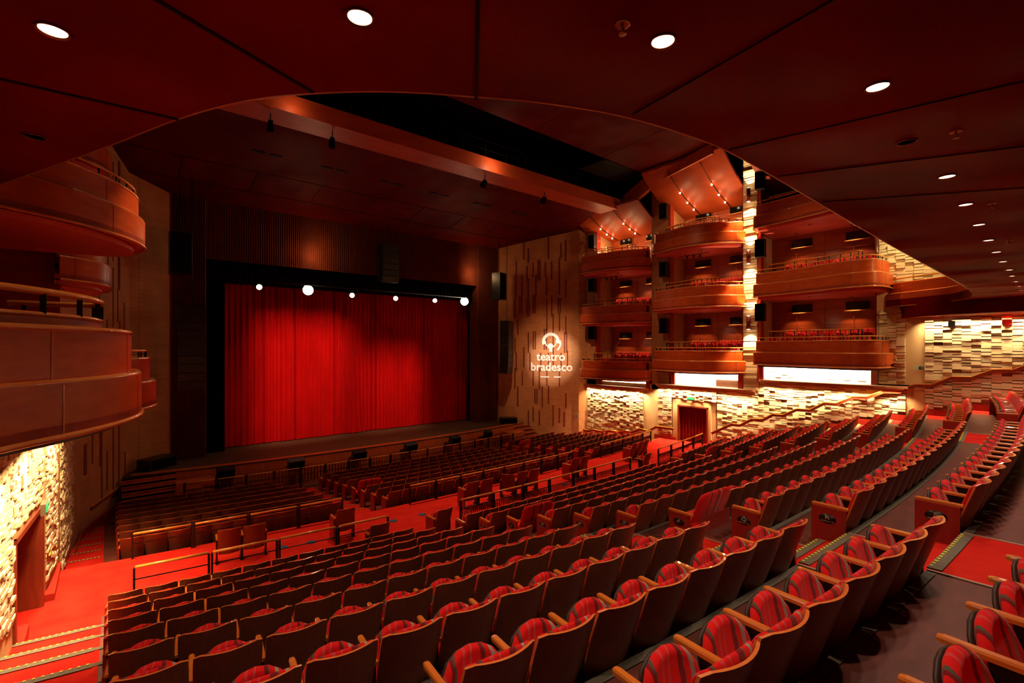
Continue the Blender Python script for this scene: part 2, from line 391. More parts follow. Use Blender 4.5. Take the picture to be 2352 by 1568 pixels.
def back_cushion_mesh():
    ol = rr(-.245, .245, .34, .905, .05)
    def m3(a, b, d): return (a, (.92-b)*.33 + .080*((a/.262)**2-1) + d, b)
    return pad(ol, .075, .018, .012, 'back_cushion', M['fabric'], m3)
def dome(hw, z0, z1, zt):
    out = [(hw*.9, z0), (hw, z0+.05), (hw, z1)]
    n = 8
    for i in range(1, n): 
        a = PI*i/n; out.append((hw*math.cos(a)*1.0, z1+(zt-z1)*math.sin(a)**.8))
    out += [(-hw, z1), (-hw, z0+.05), (-hw*.9, z0)]
    return out
def tipmap(a, b, d):     # tipped-up seat leaning forward
    return (a, .30 + (b-.34)*.36 + d, b)
def seat_cushion_mesh(): return pad(dome(.246, .34, .49, .745), -.05, .02, .02, 'seat_cushion', M['fabric'], tipmap)
def seat_pan_mesh(): return pad(dome(.250, .33, .47, .72), .055, .015, .012, 'seat_pan', M['pan'], tipmap)
def arm_mesh(x):
    mb = MB(); prof = [(-.026, .625), (-.026, .648), (-.018, .660), (.018, .660), (.026, .648), (.026, .625)]
    ys = [.115, .13, .53, .555]; sc = [.9, 1, 1, .75]
    vs = []; n = len(prof)
    for y, s in zip(ys, sc):
        for (a, b) in prof: vs.append((x+a*s, y, .64+(b-.64)*s))
    fs = [(i*n+k, i*n+(k+1) % n, (i+1)*n+(k+1) % n, (i+1)*n+k) for i in range(3) for k in range(n)] + [tuple(range(n-1, -1, -1)), tuple(3*n+k for k in range(n))]
    mb.add(vs, fs, 0); return mb.data('armrest', [M['arm']])
def leg_mesh(x):
    mb = MB(); mb.box(x-.018, x+.018, .17, .36, .03, .625); mb.box(x-.03, x+.03, .12, .44, 0, .03)
    return mb.data('standard', [M['black']])
def panel_mesh(x):
    mb = MB(); mb.box(x-.018, x+.018, .14, .55, .02, .624); return mb.data('end_panel', [M['panel']])
ME = dict(shell=shell_mesh(), bc=back_cushion_mesh(), sc=seat_cushion_mesh(), pan=seat_pan_mesh(),
          armL=arm_mesh(-W/2), armR=arm_mesh(W/2), legL=leg_mesh(-W/2), legR=leg_mesh(W/2), panL=panel_mesh(-W/2-.03), panR=panel_mesh(W/2+.03))
# plate
pl = MB(); pl.lathe([(.001, -.004), (.085, -.004), (.085, 0), (.001, 0)], (0,0,0), 20, axis='y'); ME['plate'] = pl.data('row_plate', [M['black']])
def plain(name, key, parent): 
    o = bpy.data.objects.new(name, ME[key]); COL.objects.link(o); o.parent = parent; return o
def seat_proto():
    r = thing('theatre_chair', 'x', 'seat')
    plain('back_shell', 'shell', r); plain('back_cushion', 'bc', r)
    c = plain('seat_cushion', 'sc', r); plain('seat_pan', 'pan', c)
    plain('armrest', 'armL', r); plain('standard', 'legL', r)
    return r
# wide seat
def wide_proto():
    r = thing('wide_theatre_chair', 'x', 'seat')
    ol = rr(-.47, .50, .22, 1.0, .14)
    me = pad(ol, .07, -.03, .02, 'padded_back', M['fabric'], lambda a, b, d: (a, (.92-b)*.34 + d, b))
    o = bpy.data.objects.new('padded_back', me); COL.objects.link(o); o.parent = r
    me = pad(rr(-.49, .49, .10, .55, .06), .07, -.05, .02, 'seat_cushion', M['fabric'], lambda a, b, d: (a, b, .42+d))
    o = bpy.data.objects.new('seat_cushion', me); COL.objects.link(o); o.parent = r
    mb = MB(); mb.box(-.47, .49, .0, .02, .02, .6); mb.box(-.47, .49, .12, .50, .30, .38)
    o = mb.build('seat_frame', [M['panel']], r)
    mb = MB(); mb.box(-.572, -.536, .15, .55, .02, .624); mb.build('end_panel', [M['panel']], r)
    mb = MB(); mb.box(-.585, -.525, .10, .55, .624, .66); mb.build('armrest', [M['arm']], r)
    return r

# list every seat of the stalls
def seat_list():
    out = []
    def row(block, name, R, zf, x0, x1, wide_first=False, skip=()):
        phi0 = math.asin(x0/R); n = int(round((math.asin(x1/R)-phi0)*R/W)); step = (math.asin(x1/R)-phi0)/n
        j = 0
        while j < n:
            if wide_first and j == 0:
                phi = phi0+step; out.append(dict(b=block, row=name, i=0, n=n, R=R, phi=phi, z=zf, wide=True, first=True, last=False)); j = 2; continue
            phi = phi0+step*(j+.5)
            out.append(dict(b=block, row=name, i=j, n=n, R=R, phi=phi, z=zf, wide=False, first=(j == 0), last=(j == n-1))); j += 1
    for k in range(11):
        nm = ROWS[k]
        row('left', nm, R_top(k), z_fl(k), XL, XLa)
        row('centre', nm, R_top(k), z_fl(k), XLb, XC, nm in 'LP')
        row('right', nm, R_top(k), z_fl(k), XR0, XR1, nm in 'K')
    for k in range(8):
        nm = FR[k]
        row('left', nm, fR_top(k), fz(k), XL+.25, XLa-(.35 if k < 2 else 0)-.0)
        row('centre', nm, fR_top(k), fz(k), XLb, XC, nm in 'E')
        row('right', nm, fR_top(k), fz(k), XR0-.2, 13.0-(.8 if k < 2 else 0), nm in 'B')
    return out
seats = seat_list()
cF, cR = Vector((math.sin(.699), math.cos(.699))), Vector((math.cos(.699), -math.sin(.699)))
def project(x, y, z):
    dx, dy = x+11.46, y; d = dx*cF.x+dy*cF.y; u = dx*cR.x+dy*cR.y
    if d < .2: return None
    return 1176+1103.9*u/d, 796.8-1103.9*(z-6.02)/d, d
vis = []
for s in seats:
    x, y = pol(s['R'], s['phi']); s['x'], s['y'] = x, y
    p = project(x, y, s['z']+.7); s['p'] = p
    q = project(x-.3*0, y+.4, s['z']+.75)
    inn = p and -60 < p[0] < 2400 and p[1] < 1640
    if s['row'] == 'T': inn = q and q[0] < 2400 and q[1] < 1640 and q[2] > .6
    s['in'] = bool(inn)
    if s['in']: vis.append(s)
# T row left of the camera aisle is behind the camera: keep only what can show
order = sorted(vis, key=lambda s: s['p'][2] if s['p'] else 1.)
indiv = []
for s in order:
    if len(indiv) < 292: indiv.append(s)
ids = set(id(s) for s in indiv)
for s in vis:          # wide seats and lettered end seats are always individual
    if id(s) not in ids and s['wide']: indiv.append(s); ids.add(id(s))
ordn = ['first', 'second', 'third', 'fourth', 'fifth', 'sixth', 'seventh', 'eighth', 'ninth', 'tenth', 'eleventh', 'twelfth', 'thirteenth', 'fourteenth', 'fifteenth', 'sixteenth', 'seventeenth', 'eighteenth']
PS = seat_proto(); PW = wide_proto(); used = {False: False, True: False}
def seat_label(s):
    if s['wide']:
        return 'extra wide seat with padded rounded back at the end of row %s, %s block' % (s['row'], s['b'])
    if s['row'] == 'T': base = 'in the rearmost row at bottom right'
    elif s['row'] in FR: base = 'in front section row %s, %s block' % (s['row'], s['b'])
    else: base = ('in %s block row %s' % (s['b'], s['row'])) if s['b'] != 'left' else 'in left block row level with letter %s' % s['row']
    if s['b'] == 'left':
        k = s['n']-1-s['i']; w = 'beside the aisle' if k == 0 else '%s from the centre aisle' % ordn[k]
    else:
        k = s['i']; w = 'beside the left aisle' if k == 0 else '%s from its left aisle' % ordn[k]
    return 'tip-up seat %s, %s' % (base, w)
for s in indiv:
    P = PW if s['wide'] else PS
    r = P if not used[s['wide']] else copy_tree(P)
    if not used[s['wide']]: used[s['wide']] = True; s['proto'] = True
    s['obj'] = r
for s in indiv:
    r = s['obj']
    r.location = (s['x'], s['y'], s['z']); r.rotation_euler = (0, 0, s['phi'])
    r['label'] = seat_label(s); r['category'] = 'seat'
    r['group'] = 'red tip-up seats of the %s block' % s['b']
    if s['wide']: continue
    if s['last']: plain('armrest', 'armR', r); plain('standard', 'legR', r)
    if s['first'] and s['b'] != 'left': plain('end_panel', 'panL', r)
    if s['first'] and s['b'] == 'left': plain('end_panel', 'panL', r)
    if s['last'] and s['b'] != 'right': plain('end_panel', 'panR', r)
    if s['first'] and s['b'] == 'centre' and s['row'] not in FR:
        o = plain('row_plate', 'plate', r)
        T = Matrix.Translation((-W/2-.05, .35, .47)) @ Matrix.Rotation(PI/2, 4, 'Z') @ Matrix.Diagonal((1.25, 1, .78, 1))
        o.matrix_local = T
        T2 = Matrix.Translation((0, -.006, .022)) @ Matrix.Rotation(PI/2, 4, 'X')
        # text faces -x : plate local -y after rotation is +x ... use explicit frame
        t = text('row_letter', s['row'], .085, M['letter'], o)
        t.matrix_local = Matrix(((-1, 0, 0, 0), (0, 0, 1, .004), (0, 1, 0, .024), (0, 0, 0, 1)))
        t = text('row_number', 'número 1-13', .024, M['letter'], o)
        t.matrix_local = Matrix(((-1, 0, 0, 0), (0, 0, 1, .004), (0, 1, 0, -.040), (0, 0, 0, 1)))
for s in indiv:
    if s['wide'] and s['b'] == 'centre' and s['row'] in 'LP':
        o = plain('row_plate', 'plate', s['obj'])
        o.matrix_local = Matrix.Translation((-.576, .35, .47)) @ Matrix.Rotation(PI/2, 4, 'Z') @ Matrix.Diagonal((1.25, 1, .78, 1))
        t = text('row_letter', s['row'], .085, M['letter'], o)
        t.matrix_local = Matrix(((-1, 0, 0, 0), (0, 0, 1, .004), (0, 1, 0, .012), (0, 0, 0, 1)))
# the remaining far seats, one object
def joined(name, items, keys_of):
    mats = []; V = []; F = []; MI = []; SMO = []; off = 0
    cache = {}
    for T, keys in items:
        T = np.array(T)
        for k in keys:
            if k not in cache:
                me = ME[k]; n = len(me.vertices); a = np.empty(n*3); me.vertices.foreach_get('co', a)
                for mt in me.materials:
                    if mt not in mats: mats.append(mt)
                mm = [mats.index(mt) for mt in me.materials]
                cache[k] = (a.reshape(-1, 3), [tuple(p.vertices) for p in me.polygons], [mm[p.material_index] for p in me.polygons], [p.use_smooth for p in me.polygons])
            a, fs, mi, sm = cache[k]
            V.append(a @ T[:3, :3].T + T[:3, 3]); F += [tuple(i+off for i in f) for f in fs]; MI += mi; SMO += sm; off += len(a)
    me = bpy.data.meshes.new(name); me.from_pydata(np.concatenate(V).tolist(), [], F)
    for mt in mats: me.materials.append(mt)
    me.polygons.foreach_set('material_index', MI); me.polygons.foreach_set('use_smooth', SMO); me.update()
    o = bpy.data.objects.new(name, me); COL.objects.link(o); return o
rest = [s for s in vis if id(s) not in ids]
items = []
for s in rest:
    T = Matrix.Translation((s['x'], s['y'], s['z'])) @ Matrix.Rotation(s['phi'], 4, 'Z')
    keys = ['shell', 'bc', 'sc', 'pan', 'armL', 'legL']
    if s['last']: keys += ['armR', 'legR', 'panR']
    if s['first']: keys += ['panL']
    items.append((T, keys))
if items:
    tag(joined('distant_seats', items, None), 'distant rows of red tip-up seats toward the stage and right wall', 'seats', kind='stuff')
print('SEATS', len(vis), len(indiv), len(rest))
# ------------------------------------------------------------------ loose seats on the cross aisle
LOOSE = [((-9.07,14.1),0,'second of the left pair, nearer the left wall'),((-8.5,14.02),0,'first of the left pair, nearer the stage gap'),((-6.2,13.69),0,'alone near the gap of the left rails'),
 ((-1.75,13.6),0,'left one of the first centre pair'),((-1.15,13.56),0,'right one of the first centre pair'),((-.25,13.6),-.9,'turned sideways between the centre pairs'),
 ((.50,13.54),0,'left one of the pair past the turned seat'),((1.08,13.52),0,'right one of the pair past the turned seat'),((3.62,13.7),0,'left one near the centre rail end'),((4.2,13.7),0,'right one near the centre rail end'),
 ((8.2,14.01),0,'first of the right hand trio'),((8.78,14.05),0,'middle of the right hand trio'),((9.36,14.16),0,'last of the right hand trio'),
 ((-4.0,11.85),.1,'beside the rail end at the centre block'),((-5.95,11.95),0,'beside the rail end at the left block'),((6.75,12.3),0,'beside the rail end at the right block')]
for i, ((x, y), rot, lb) in enumerate(LOOSE):
    c = copy_tree(PS); c.name = 'loose_chair'
    phi = math.atan2(x, YC-y); c.location = (x, y, ZX+.0); c.rotation_euler = (0, 0, phi+rot)
    c['label'] = 'loose seat on red carpet, ' + lb; c['category'] = 'seat'; c['group'] = 'loose seats on the cross aisle'
    plain('armrest', 'armR', c); plain('standard', 'legR', c)
    if i in (2, 3, 5, 8, 10, 13): plain('end_panel', 'panL', c)

# ------------------------------------------------------------------ guard rails
def guard_rail(R, x0, x1, zt, zb, label, nseg, infill=True, kick=False):
    r = thing('guard_rail', label, 'railing', (x0, yR(R, x0), zb), 0, 'guard rails of the cross aisle')
    off = Vector((x0, yR(R, x0), zb))
    def L(x, z, dy=0): return Vector((x, yR(R, x)+dy, z)) - off
    for i in range(nseg):
        a = x0+(x1-x0)*i/nseg; b = x0+(x1-x0)*(i+1)/nseg
        mb = MB(); mb.tube([L(a+.05, zt), L((a+b)/2, zt), L(b-.05, zt)], .032, 8); mb.build('top_rail', [M['rail']], r)
        for xx in ([a+.03] + ([b-.03] if i == nseg-1 or True else [])):
            mb = MB(); p = L(xx, 0); mb.box(p.x-.02, p.x+.02, p.y-.035, p.y+.035, 0, zt-zb-.02); mb.build('post', [M['black']], r)
        mb = MB(); mb.bar(L(a+.04, zt-.26), L(b-.04, zt-.26), .02, .02); mb.bar(L(a+.04, zb+.12), L(b-.04, zb+.12), .02, .025)
        mb.build('lower_rail', [M['black']], r)
        if infill:
            mb = MB(); n = 14
            for k in range(n):
                xa = a+.08+(b-a-.16)*k/n; xb = a+.08+(b-a-.16)*(k+.6)/n
                mb.bar(L(xa, zb+.12), L(xb, zt-.26), .012, .012); mb.bar(L(xb, zb+.12), L(xa, zt-.26), .012, .012)
            mb.build('wavy_infill', [M['black']], r)
    return r
guard_rail(78.5, -11.07, -5.55, 1.38, ZX, 'wood topped rail in front of the left block, beside its nearest row', 4, False)
guard_rail(78.5, -3.3, 5.4, 1.38, ZX, 'long wood topped rail in front of the centre block', 7)
guard_rail(78.5, 7.73, 13.0, 1.38, ZX, 'wood topped rail in front of the right block, below the curtained door', 4)
guard_rail(75.3, -11.0, -5.6, 1.1, -.02, 'black framed rail behind the front left seats', 4, False)
guard_rail(75.3, -3.3, 5.3, 1.1, -.02, 'long black framed rail behind the front centre seats', 8, False)
guard_rail(75.3, 7.5, 13.1, 1.1, -.02, 'black framed rail behind the front right seats', 5)

# ------------------------------------------------------------------ stage
ZS = .55
RL = 65.5
st = MB()
front = arc(RL, -10.7, 11.6, 30)
poly = [(p[0], p[1]) for p in front] + [(12.3, 27.0), (12.3, 36), (-12.3, 36), (-11.9, 26.4)]
st.slab(poly, ZS-.06, ZS)
tag(st.build('stage_floor', [M['stagefl']]), 'wide black stage floor in front of the red curtain', 'stage floor')
sf = MB()
for i, (z0, z1, t) in enumerate(((ZS-.34, ZS-.005, .12), (-.9, ZS-.34, .04))):
    sf.wall(arc(RL-.02+(0 if i == 0 else -.0), -10.7, 11.6, 30)[::-1], z0, z1, -t*1., 0)
rb = MB()
for i in range(150):
    x = -10.8+22.3*i/150; y = yR(RL+.05, x); rb.box(x-.03, x+.02, y-.03, y+.02, -.75, ZS-.4)
o = sf.build('stage_apron', [M['stagewood']]); tag(o, 'curved wooden front of the stage under its black floor', 'stage front')
rb.build('slat_facing', [M['stagewood']], o)
mb = MB(); ring(mb, RL-.42, RL+.02, -10.7, 11.6, ZS+.006, 0, 30); mb.build('edge_board', [M['stagewood']], o)
# orchestra pit rail
r = thing('pit_rail', 'long wood topped rail along the foot of the stage front', 'railing', (-9, yR(66.9, -9), -.72))
off = Vector((-9, yR(66.9, -9), -.72))
n = 17
for i in range(n):
    a = -9+19.2*i/n; b = -9+19.2*(i+1)/n
    A = Vector((a+.06, yR(66.9, a+.06), .30))-off; B = Vector((b-.06, yR(66.9, b-.06), .30))-off
    mb = MB(); mb.tube([A, B], .024, 8); mb.build('top_rail', [M['rail']], r)
    mb = MB(); p = Vector((a, yR(66.9, a), 0))-off; mb.box(p.x-.045, p.x+.045, p.y-.03, p.y+.03, 0, 1.04); mb.build('post', [M['black']], r)
    mb = MB(); mb.bar(A-Vector((0, 0, .3)), B-Vector((0, 0, .3)), .02, .03); mb.bar(A-Vector((0, 0, .93)), B-Vector((0, 0, .93)), .02, .03)
    for k in range(9):
        q = A.lerp(B, (k+.5)/9); q2 = A.lerp(B, (k+.2+.6*random.random())/9)
        mb.bar(q-Vector((0, 0, .3)), q2-Vector((0, 0, .93)), .012, .012)
    mb.build('wavy_infill', [M['black']], r)
# monitor wedges
for i, (x, w) in enumerate([(-7.39, .72), (-4.47, .72), (-1.39, .70), (1.6, .70), (4.63, .66), (7.33, .5)]):
    y = yR(66.0, x)
    t = thing('stage_monitor', 'black monitor speaker on a bracket over the pit rail, ' + ['farthest left', 'second from the left', 'third from the left', 'third from the right', 'second from the right', 'farthest right'][i], 'speaker', (x, y, .18), x/66., 'monitor speakers along the stage edge')
    mb = MB(); T = Matrix.Rotation(.35, 4, 'X'); mb.box(-w/2, w/2, -.30, .05, 0, .48, 0, T); mb.build('cabinet', [M['black']], t)
    mb = MB(); mb.box(-w/2+.03, w/2-.03, -.312, -.298, .03, .45, 0, T); mb.build('grille', [M['bblack']], t)
    mb = MB(); mb.box(-w/2+.05, w/2-.05, -.05, .50, -.05, .0); mb.build('bracket', [M['black']], t)
for (x, y, w, d, h, lb) in ((-9.75, 26.95, 1.35, .7, .5, 'long black subwoofer box at the left end of the stage'), (10.55, 26.6, 1.15, .7, .42, 'black subwoofer box at the right end of the stage')):
    t = thing('subwoofer', lb, 'speaker', (x, y, ZS), .69 if x < 0 else -.45)
    mb = MB(); mb.box(-w/2, w/2, -d/2, d/2, 0, h); mb.build('cabinet', [M['black']], t)
    mb = MB(); mb.box(-w/2+.05, w/2-.05, -d/2-.012, -d/2, .05, h-.05); mb.build('grille', [M['bblack']], t)
# stage side steps
def steps(name, label, x0, x1, ytop, dirx, diry, n, z0, z1, wall_side=None):
    o = thing(name, label, 'steps', (0, 0, z0))
    for i in range(n):
        mb = MB(); z = z0+(z1-z0)*(i+1)/n; k = n-1-i
        mb.box(x0+dirx*k*.0, x1+dirx*k*.0, ytop-(k+1)*.36, ytop-k*.36+.02, 0, z-z0); mb.box(x0-.0, x1, ytop-(k+1)*.36-.025, ytop-k*.36, z-z0-.035, z-z0)
        mb.build('step', [M['stagewood']], o)
    return o
steps('stage_steps', 'wide wooden steps climbing to the left end of the stage', -11.05, -9.2, 25.7, 0, 0, 7, -.72, ZS-.02)
mb = MB(); mb.box(-9.28, -7.9, 24.3, 24.9, -.72, .32); mb.box(-9.32, -9.28, 24.2, 25.6, -.72, .1)
tag(mb.build('stage_cabinet', [M['stagewood']]), 'plain wooden cabinet panel right of the left stage steps', 'panel')
steps('stage_steps', 'narrow wooden steps at the right end of the stage', 10.6, 12.0, 26.1, 0, 0, 5, -.72, .3)
mb = MB(); mb.box(9.2, 10.5, 24.8, 25.5, -.72, .25); mb.box(9.15, 9.2, 24.6, 25.5, -.72, .1)
tag(mb.build('stage_cabinet', [M['stagewood']]), 'plain wooden cabinet panel left of the right stage steps', 'panel')

# ------------------------------------------------------------------ proscenium
YP = 28.2
pw = MB()
def ribbed(mb, x0, x1, y, z0, z1, n, mi=0, amp=.05):
    pts = []
    for i in range(n*4+1):
        x = x0+(x1-x0)*i/(n*4); pts.append((x, y+amp*math.cos(2*PI*i/4)))
    mb.wall(pts, z0, z1, 0, mi)
ribbed(pw, -9.15, -7.7, YP, ZS, 14.2, 14); ribbed(pw, 9.0, 10.9, YP, ZS, 14.2, 18)
pw.box(-9.15, -7.7, YP+.06, YP+1, ZS, 14.2); pw.box(9.0, 10.9, YP+.06, YP+1, ZS, 14.2)
tag(pw.build('proscenium_pilasters', [M['rib']]), kind='structure').name = 'trim_3'
hd = MB(); ribbed(hd, -7.7, 9.0, YP+.1, 10.45, 14.2, 150, 0, .04)
tag(hd.build('header_curtain', [M['rib']]), 'ribbed brown header curtain hanging above the stage lamps', 'curtain')
bl = MB(); ribbed(bl, -7.7, 9.4, YP+.7, 9.35, 11.4, 60, 0, .03)
tag(bl.build('black_border', [M['bblack']]), 'black border curtain above the red stage curtain', 'curtain')
bl = MB(); ribbed(bl, -7.9, -6.75, YP+.9, ZS, 11, 10, 0, .06)
tag(bl.build('black_leg_curtain', [M['bblack']]), 'narrow black leg curtain left of the red stage curtain', 'curtain')
bl = MB(); ribbed(bl, 9.15, 9.6, YP+.9, ZS, 11, 6, 0, .06)
tag(bl.build('black_leg_curtain', [M['bblack']]), 'narrow black leg curtain right of the red stage curtain', 'curtain')
bw = MB(); bw.wall([(-12, 36), (12.5, 36)], ZS, 15, .1); struct(bw, 'wall_stage', [M['bblack']])
# stage curtain: two halves with deep folds
def velvet(x0, x1, y, label, seed, open_edge=None):
    rnd = random.Random(seed); mb = MB(); nx = int((x1-x0)/.035); nz_ = 10
    ph = []; a = 0
    for i in range(nx+1):
        a += .035*2*PI/(.20+.12*rnd.random()*(1+.5*math.sin(i*.03))); ph.append(a)
    dp = [0]*(nx+1)
    for s in range(int((x1-x0)/1.15)):
        c = rnd.uniform(0, nx); 
        for i in range(nx+1): dp[i] += .26*math.exp(-((i-c)/2.0)**2)
    vs = []
    for j in range(nz_+1):
        v = j/nz_; z = ZS+.02+v*10.8
        for i in range(nx+1):
            x = x0+(x1-x0)*i/nx
            am = .075*(1-.35*v)
            if open_edge is not None:
                k = math.exp(-(abs(x-open_edge)/.5)**2)*(1-v)**6; x = x+(.35 if open_edge == x0 else .22)*k*(1 if open_edge == x1 else .4)
            vs.append((x, y+am*math.sin(ph[i])+dp[i]+(.05*math.sin(i*.11)), z+(.03*abs(math.sin(ph[i]*.5)) if j == 0 else 0)))
    w = nx+1
    mb.add(vs, [(j*w+i, j*w+i+1, (j+1)*w+i+1, (j+1)*w+i) for j in range(nz_) for i in range(nx)], 0, True)
    tag(mb.build('stage_curtain', [M['velvet']]), label, 'curtain')
velvet(-6.75, .95, 29.86, 'left half of the closed red velvet stage curtain', 3, .95)
velvet(.8, 9.35, 29.95, 'right half of the closed red velvet stage curtain', 5)

# stage lamp pipe and lamps
mb = MB(); mb.tube([(-7.5, 28.55, 9.55), (8.9, 28.55, 9.55)], .03, 8)
tag(mb.build('lighting_pipe', [M['black']]), 'black lighting pipe across the stage top carrying six lamps', 'pipe')
for i, (x, z, big) in enumerate([(-5.23, 9.25, 0), (-2.7, 9.28, 1), (-.13, 9.16, 0), (2.74, 9.16, 0), (5.65, 9.2, 0), (8.09, 9.29, 1)]):
    nm = ['leftmost lamp, small', 'left one of the two dazzling lamps', 'small lamp right of the left dazzling lamp', 'third small lamp from the left', 'small lamp nearest the right dazzling lamp', 'right one of the two dazzling lamps'][i]
    d = Vector((-11.46-x, -28.5, 0)); rz = math.atan2(-d.x, d.y)
    t = thing('stage_lamp', nm + ', on the pipe above the stage', 'lamp', (x, 28.55, z), rz+PI, 'lamps above the stage facing the hall')
    rr_ = .30 if big else .15
    mb = MB(); mb.lathe([(.05, .34), (rr_*.8, .30), (rr_, .12), (rr_*1.08, -.02), (rr_*.98, -.02), (rr_*.9, .08)], (0, 0, 0), 18, axis='y'); mb.build('housing', [M['black']], t)
    mb = MB(); mb.lathe([(rr_*.93, .03), (rr_*.93, .05)], (0, 0, 0), 20, axis='y'); mb.build('lens', [M['lampbig' if big else 'lampsm']], t)
    mb = MB(); mb.bar((-rr_*1.1, .1, 0), (-rr_*1.1, .1, .3), .03, .01); mb.bar((rr_*1.1, .1, 0), (rr_*1.1, .1, .3), .03, .01); mb.bar((-rr_*1.1, .1, .3), (rr_*1.1, .1, .3), .03, .01); mb.build('yoke', [M['black']], t)

# line arrays
def line_array(x, y, ztop, n, w, h, label, rz, cable_top):
    t = thing('line_array_speaker', label, 'speaker', (x, y, ztop), rz)
    z = 0; ang = 0; yy = 0
    for i in range(n):
        ang = .035*max(0, i-n*.5); T = Matrix.Translation((0, yy, z)) @ Matrix.Rotation(ang, 4, 'X')
        mb = MB(); mb.box(-w/2, w/2, -.32, .32, -h+.015, 0, 0, T); mb.box(-w/2+.04, w/2-.04, -.335, -.32, -h+.04, -.03, 0, T)
        mb.build('cabinet', [M['black']], t); z -= h*math.cos(ang); yy += h*math.sin(ang)
    mb = MB(); mb.box(-w/2, w/2, -.3, .3, .02, .12); mb.build('frame', [M['black']], t)
    mb = MB(); mb.tube([(0, 0, .1), (0, 0, cable_top-ztop)], .02, 6); mb.build('chain', [M['black']], t)
line_array(-8.5, 26.4, 7.9, 10, 1.05, .38, 'tall black line array speaker hanging left of the stage', -.1, 14)
line_array(10.25, 26.4, 7.75, 9, 1.0, .40, 'tall black line array speaker hanging right of the stage by the brick wall', .5, 13.6)
for (x, y, z0, z1, w, lb, rz) in ((-8.9, 26.9, 9.4, 11.3, .85, 'black speaker box high left of the stage above the line array', 0), (9.95, 26.9, 9.4, 11.3, .8, 'black speaker box high right of the stage above the line array', .3)):
    t = thing('side_speaker', lb, 'speaker', (x, y, z0), rz)
    mb = MB(); mb.box(-w/2, w/2, -.35, .35, 0, z1-z0); mb.build('cabinet', [M['black']], t)
    mb = MB(); mb.box(-w/2+.05, w/2-.05, -.362, -.35, .05, z1-z0-.05); mb.build('grille', [M['bblack']], t)
    mb = MB(); mb.tube([(0, 0, z1-z0), (0, 0, 13.55-z0)], .02, 6); mb.build('chain', [M['black']], t)
line_array(1.75, 27.5, 12.2, 6, 1.1, .37, 'dark centre speaker cluster hanging above the middle of the stage', 0, 14)

# ------------------------------------------------------------------ tiled walls
def tiles(mb, a, b, zlo, zhi, tw=.26, th=.105, inward=None, holes=(), d0=.0, seed=1, p0=.35, mi=0, skip=0.035, ds=1.):
    """a,b plan points; zlo function(s)->z ; split-face blocks of random depth"""
    rnd = random.Random(seed); A = Vector(a); B = Vector(b); L = (B-A).length; d = (B-A)/L
    n = Vector((-d.y, d.x)) * (1 if inward is None else inward)
    nc = max(1, int(L/tw)); tw = L/nc
    for c in range(nc):
        s0 = c*tw; s1 = s0+tw; zl = zlo(s0+tw/2) if callable(zlo) else zlo; zh = zhi(s0+tw/2) if callable(zhi) else zhi
        o_ = rnd.random()*th; z = zl - o_
        while z < zh:
            h = th*rnd.choice((1, 1, 1.25)); z1 = min(z+h, zh); z0 = max(z, zl); zc = (z0+z1)/2; sc = (s0+s1)/2
            ok = not any(h0 <= sc <= h1 and zz0 <= zc <= zz1 for (h0, h1, zz0, zz1) in holes)
            if ok and z1 > z0+.01 and rnd.random() > skip:
                dep = ds*rnd.choice((.03, .035, .06, .09)) 
                p = A+d*s0; q = A+d*s1
                T = Matrix(((d.x, n.x, 0, p.x), (d.y, n.y, 0, p.y), (0, 0, 1, 0), (0, 0, 0, 1)))
                tl = rnd.uniform(-.006, .006)
                x0, x1 = .002, tw-.002; z0_, z1_ = z0+(.034 if rnd.random() < .55 else .004), z1-.002
                if z1_-z0_ < .02: z += h; continue
                vs = [(x0, 0, z0_), (x1, 0, z0_), (x1, 0, z1_), (x0, 0, z1_), (x0, dep+tl, z0_), (x1, dep-tl, z0_), (x1, dep-tl, z1_), (x0, dep+tl, z1_)]
                vs = [T @ Vector(v) for v in vs]
                mb.add(vs, [(4,5,6,7), (0,4,7,3), (5,1,2,6), (7,6,2,3), (0,1,5,4)], mi)
            z += h
def zfloor(Y):       # floor level along the side walls
    R = YC-Y
    R = math.hypot(13.5, R)
    if R < 75.3: return max(-.72, fz(0)+.10*((R-67.4)/.957))
    if R < 78.5: return ZX
    return .49 + .338*max(0, (R-R_edge(0))/1.129)
# right wall: plain base + tiled bays
rw = MB()
rw.wall([(WR, -5), (WR, 4.64)], -.8, 7.8, -.2, 0)
rw.wall([(WR+.12, 4.64), (WR+.12, 11.0)], -.8, 4.24, -.2, 0)
rw.wall([(WR+.12, 11.0), (WR+.12, 13.75)], -.8, 3.68, -.2, 0)
rw.wall([(WR, 13.55), (WR, 13.72)], -.8, 3.6, -.2, 0)
rw.wall([(WR, 15.6), (WR, 23.3)], -.8, 3.7, -.2, 0)
rw.box(WR, WR+.2, 13.72, 15.6, 2.58, 3.7)
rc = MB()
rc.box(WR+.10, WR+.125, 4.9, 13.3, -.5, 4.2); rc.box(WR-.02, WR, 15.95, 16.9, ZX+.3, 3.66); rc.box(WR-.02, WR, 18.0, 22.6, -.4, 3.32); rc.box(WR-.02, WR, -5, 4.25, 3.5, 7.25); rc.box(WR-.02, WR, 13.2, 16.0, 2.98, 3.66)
tag(rc.build('wall_right', [M['recess_shade']]), kind='structure')
struct(rw, 'wall_right', [M['tileside']])
tl = MB()
tiles(tl, (WR-.02, -5), (WR-.02, 4.25), lambda s: zfloor(-5+s)+.25, 7.25, .28, .115, 1, seed=2)
tag(tl.build('wall_right', [M['tile']]), kind='structure')
tl = MB()
tiles(tl, (WR+.10, 4.9), (WR+.10, 13.2), lambda s: zfloor(4.9+s)+.3, lambda s: 4.22 if s < 6.2 else 3.66, .27, .11, 1, seed=3)
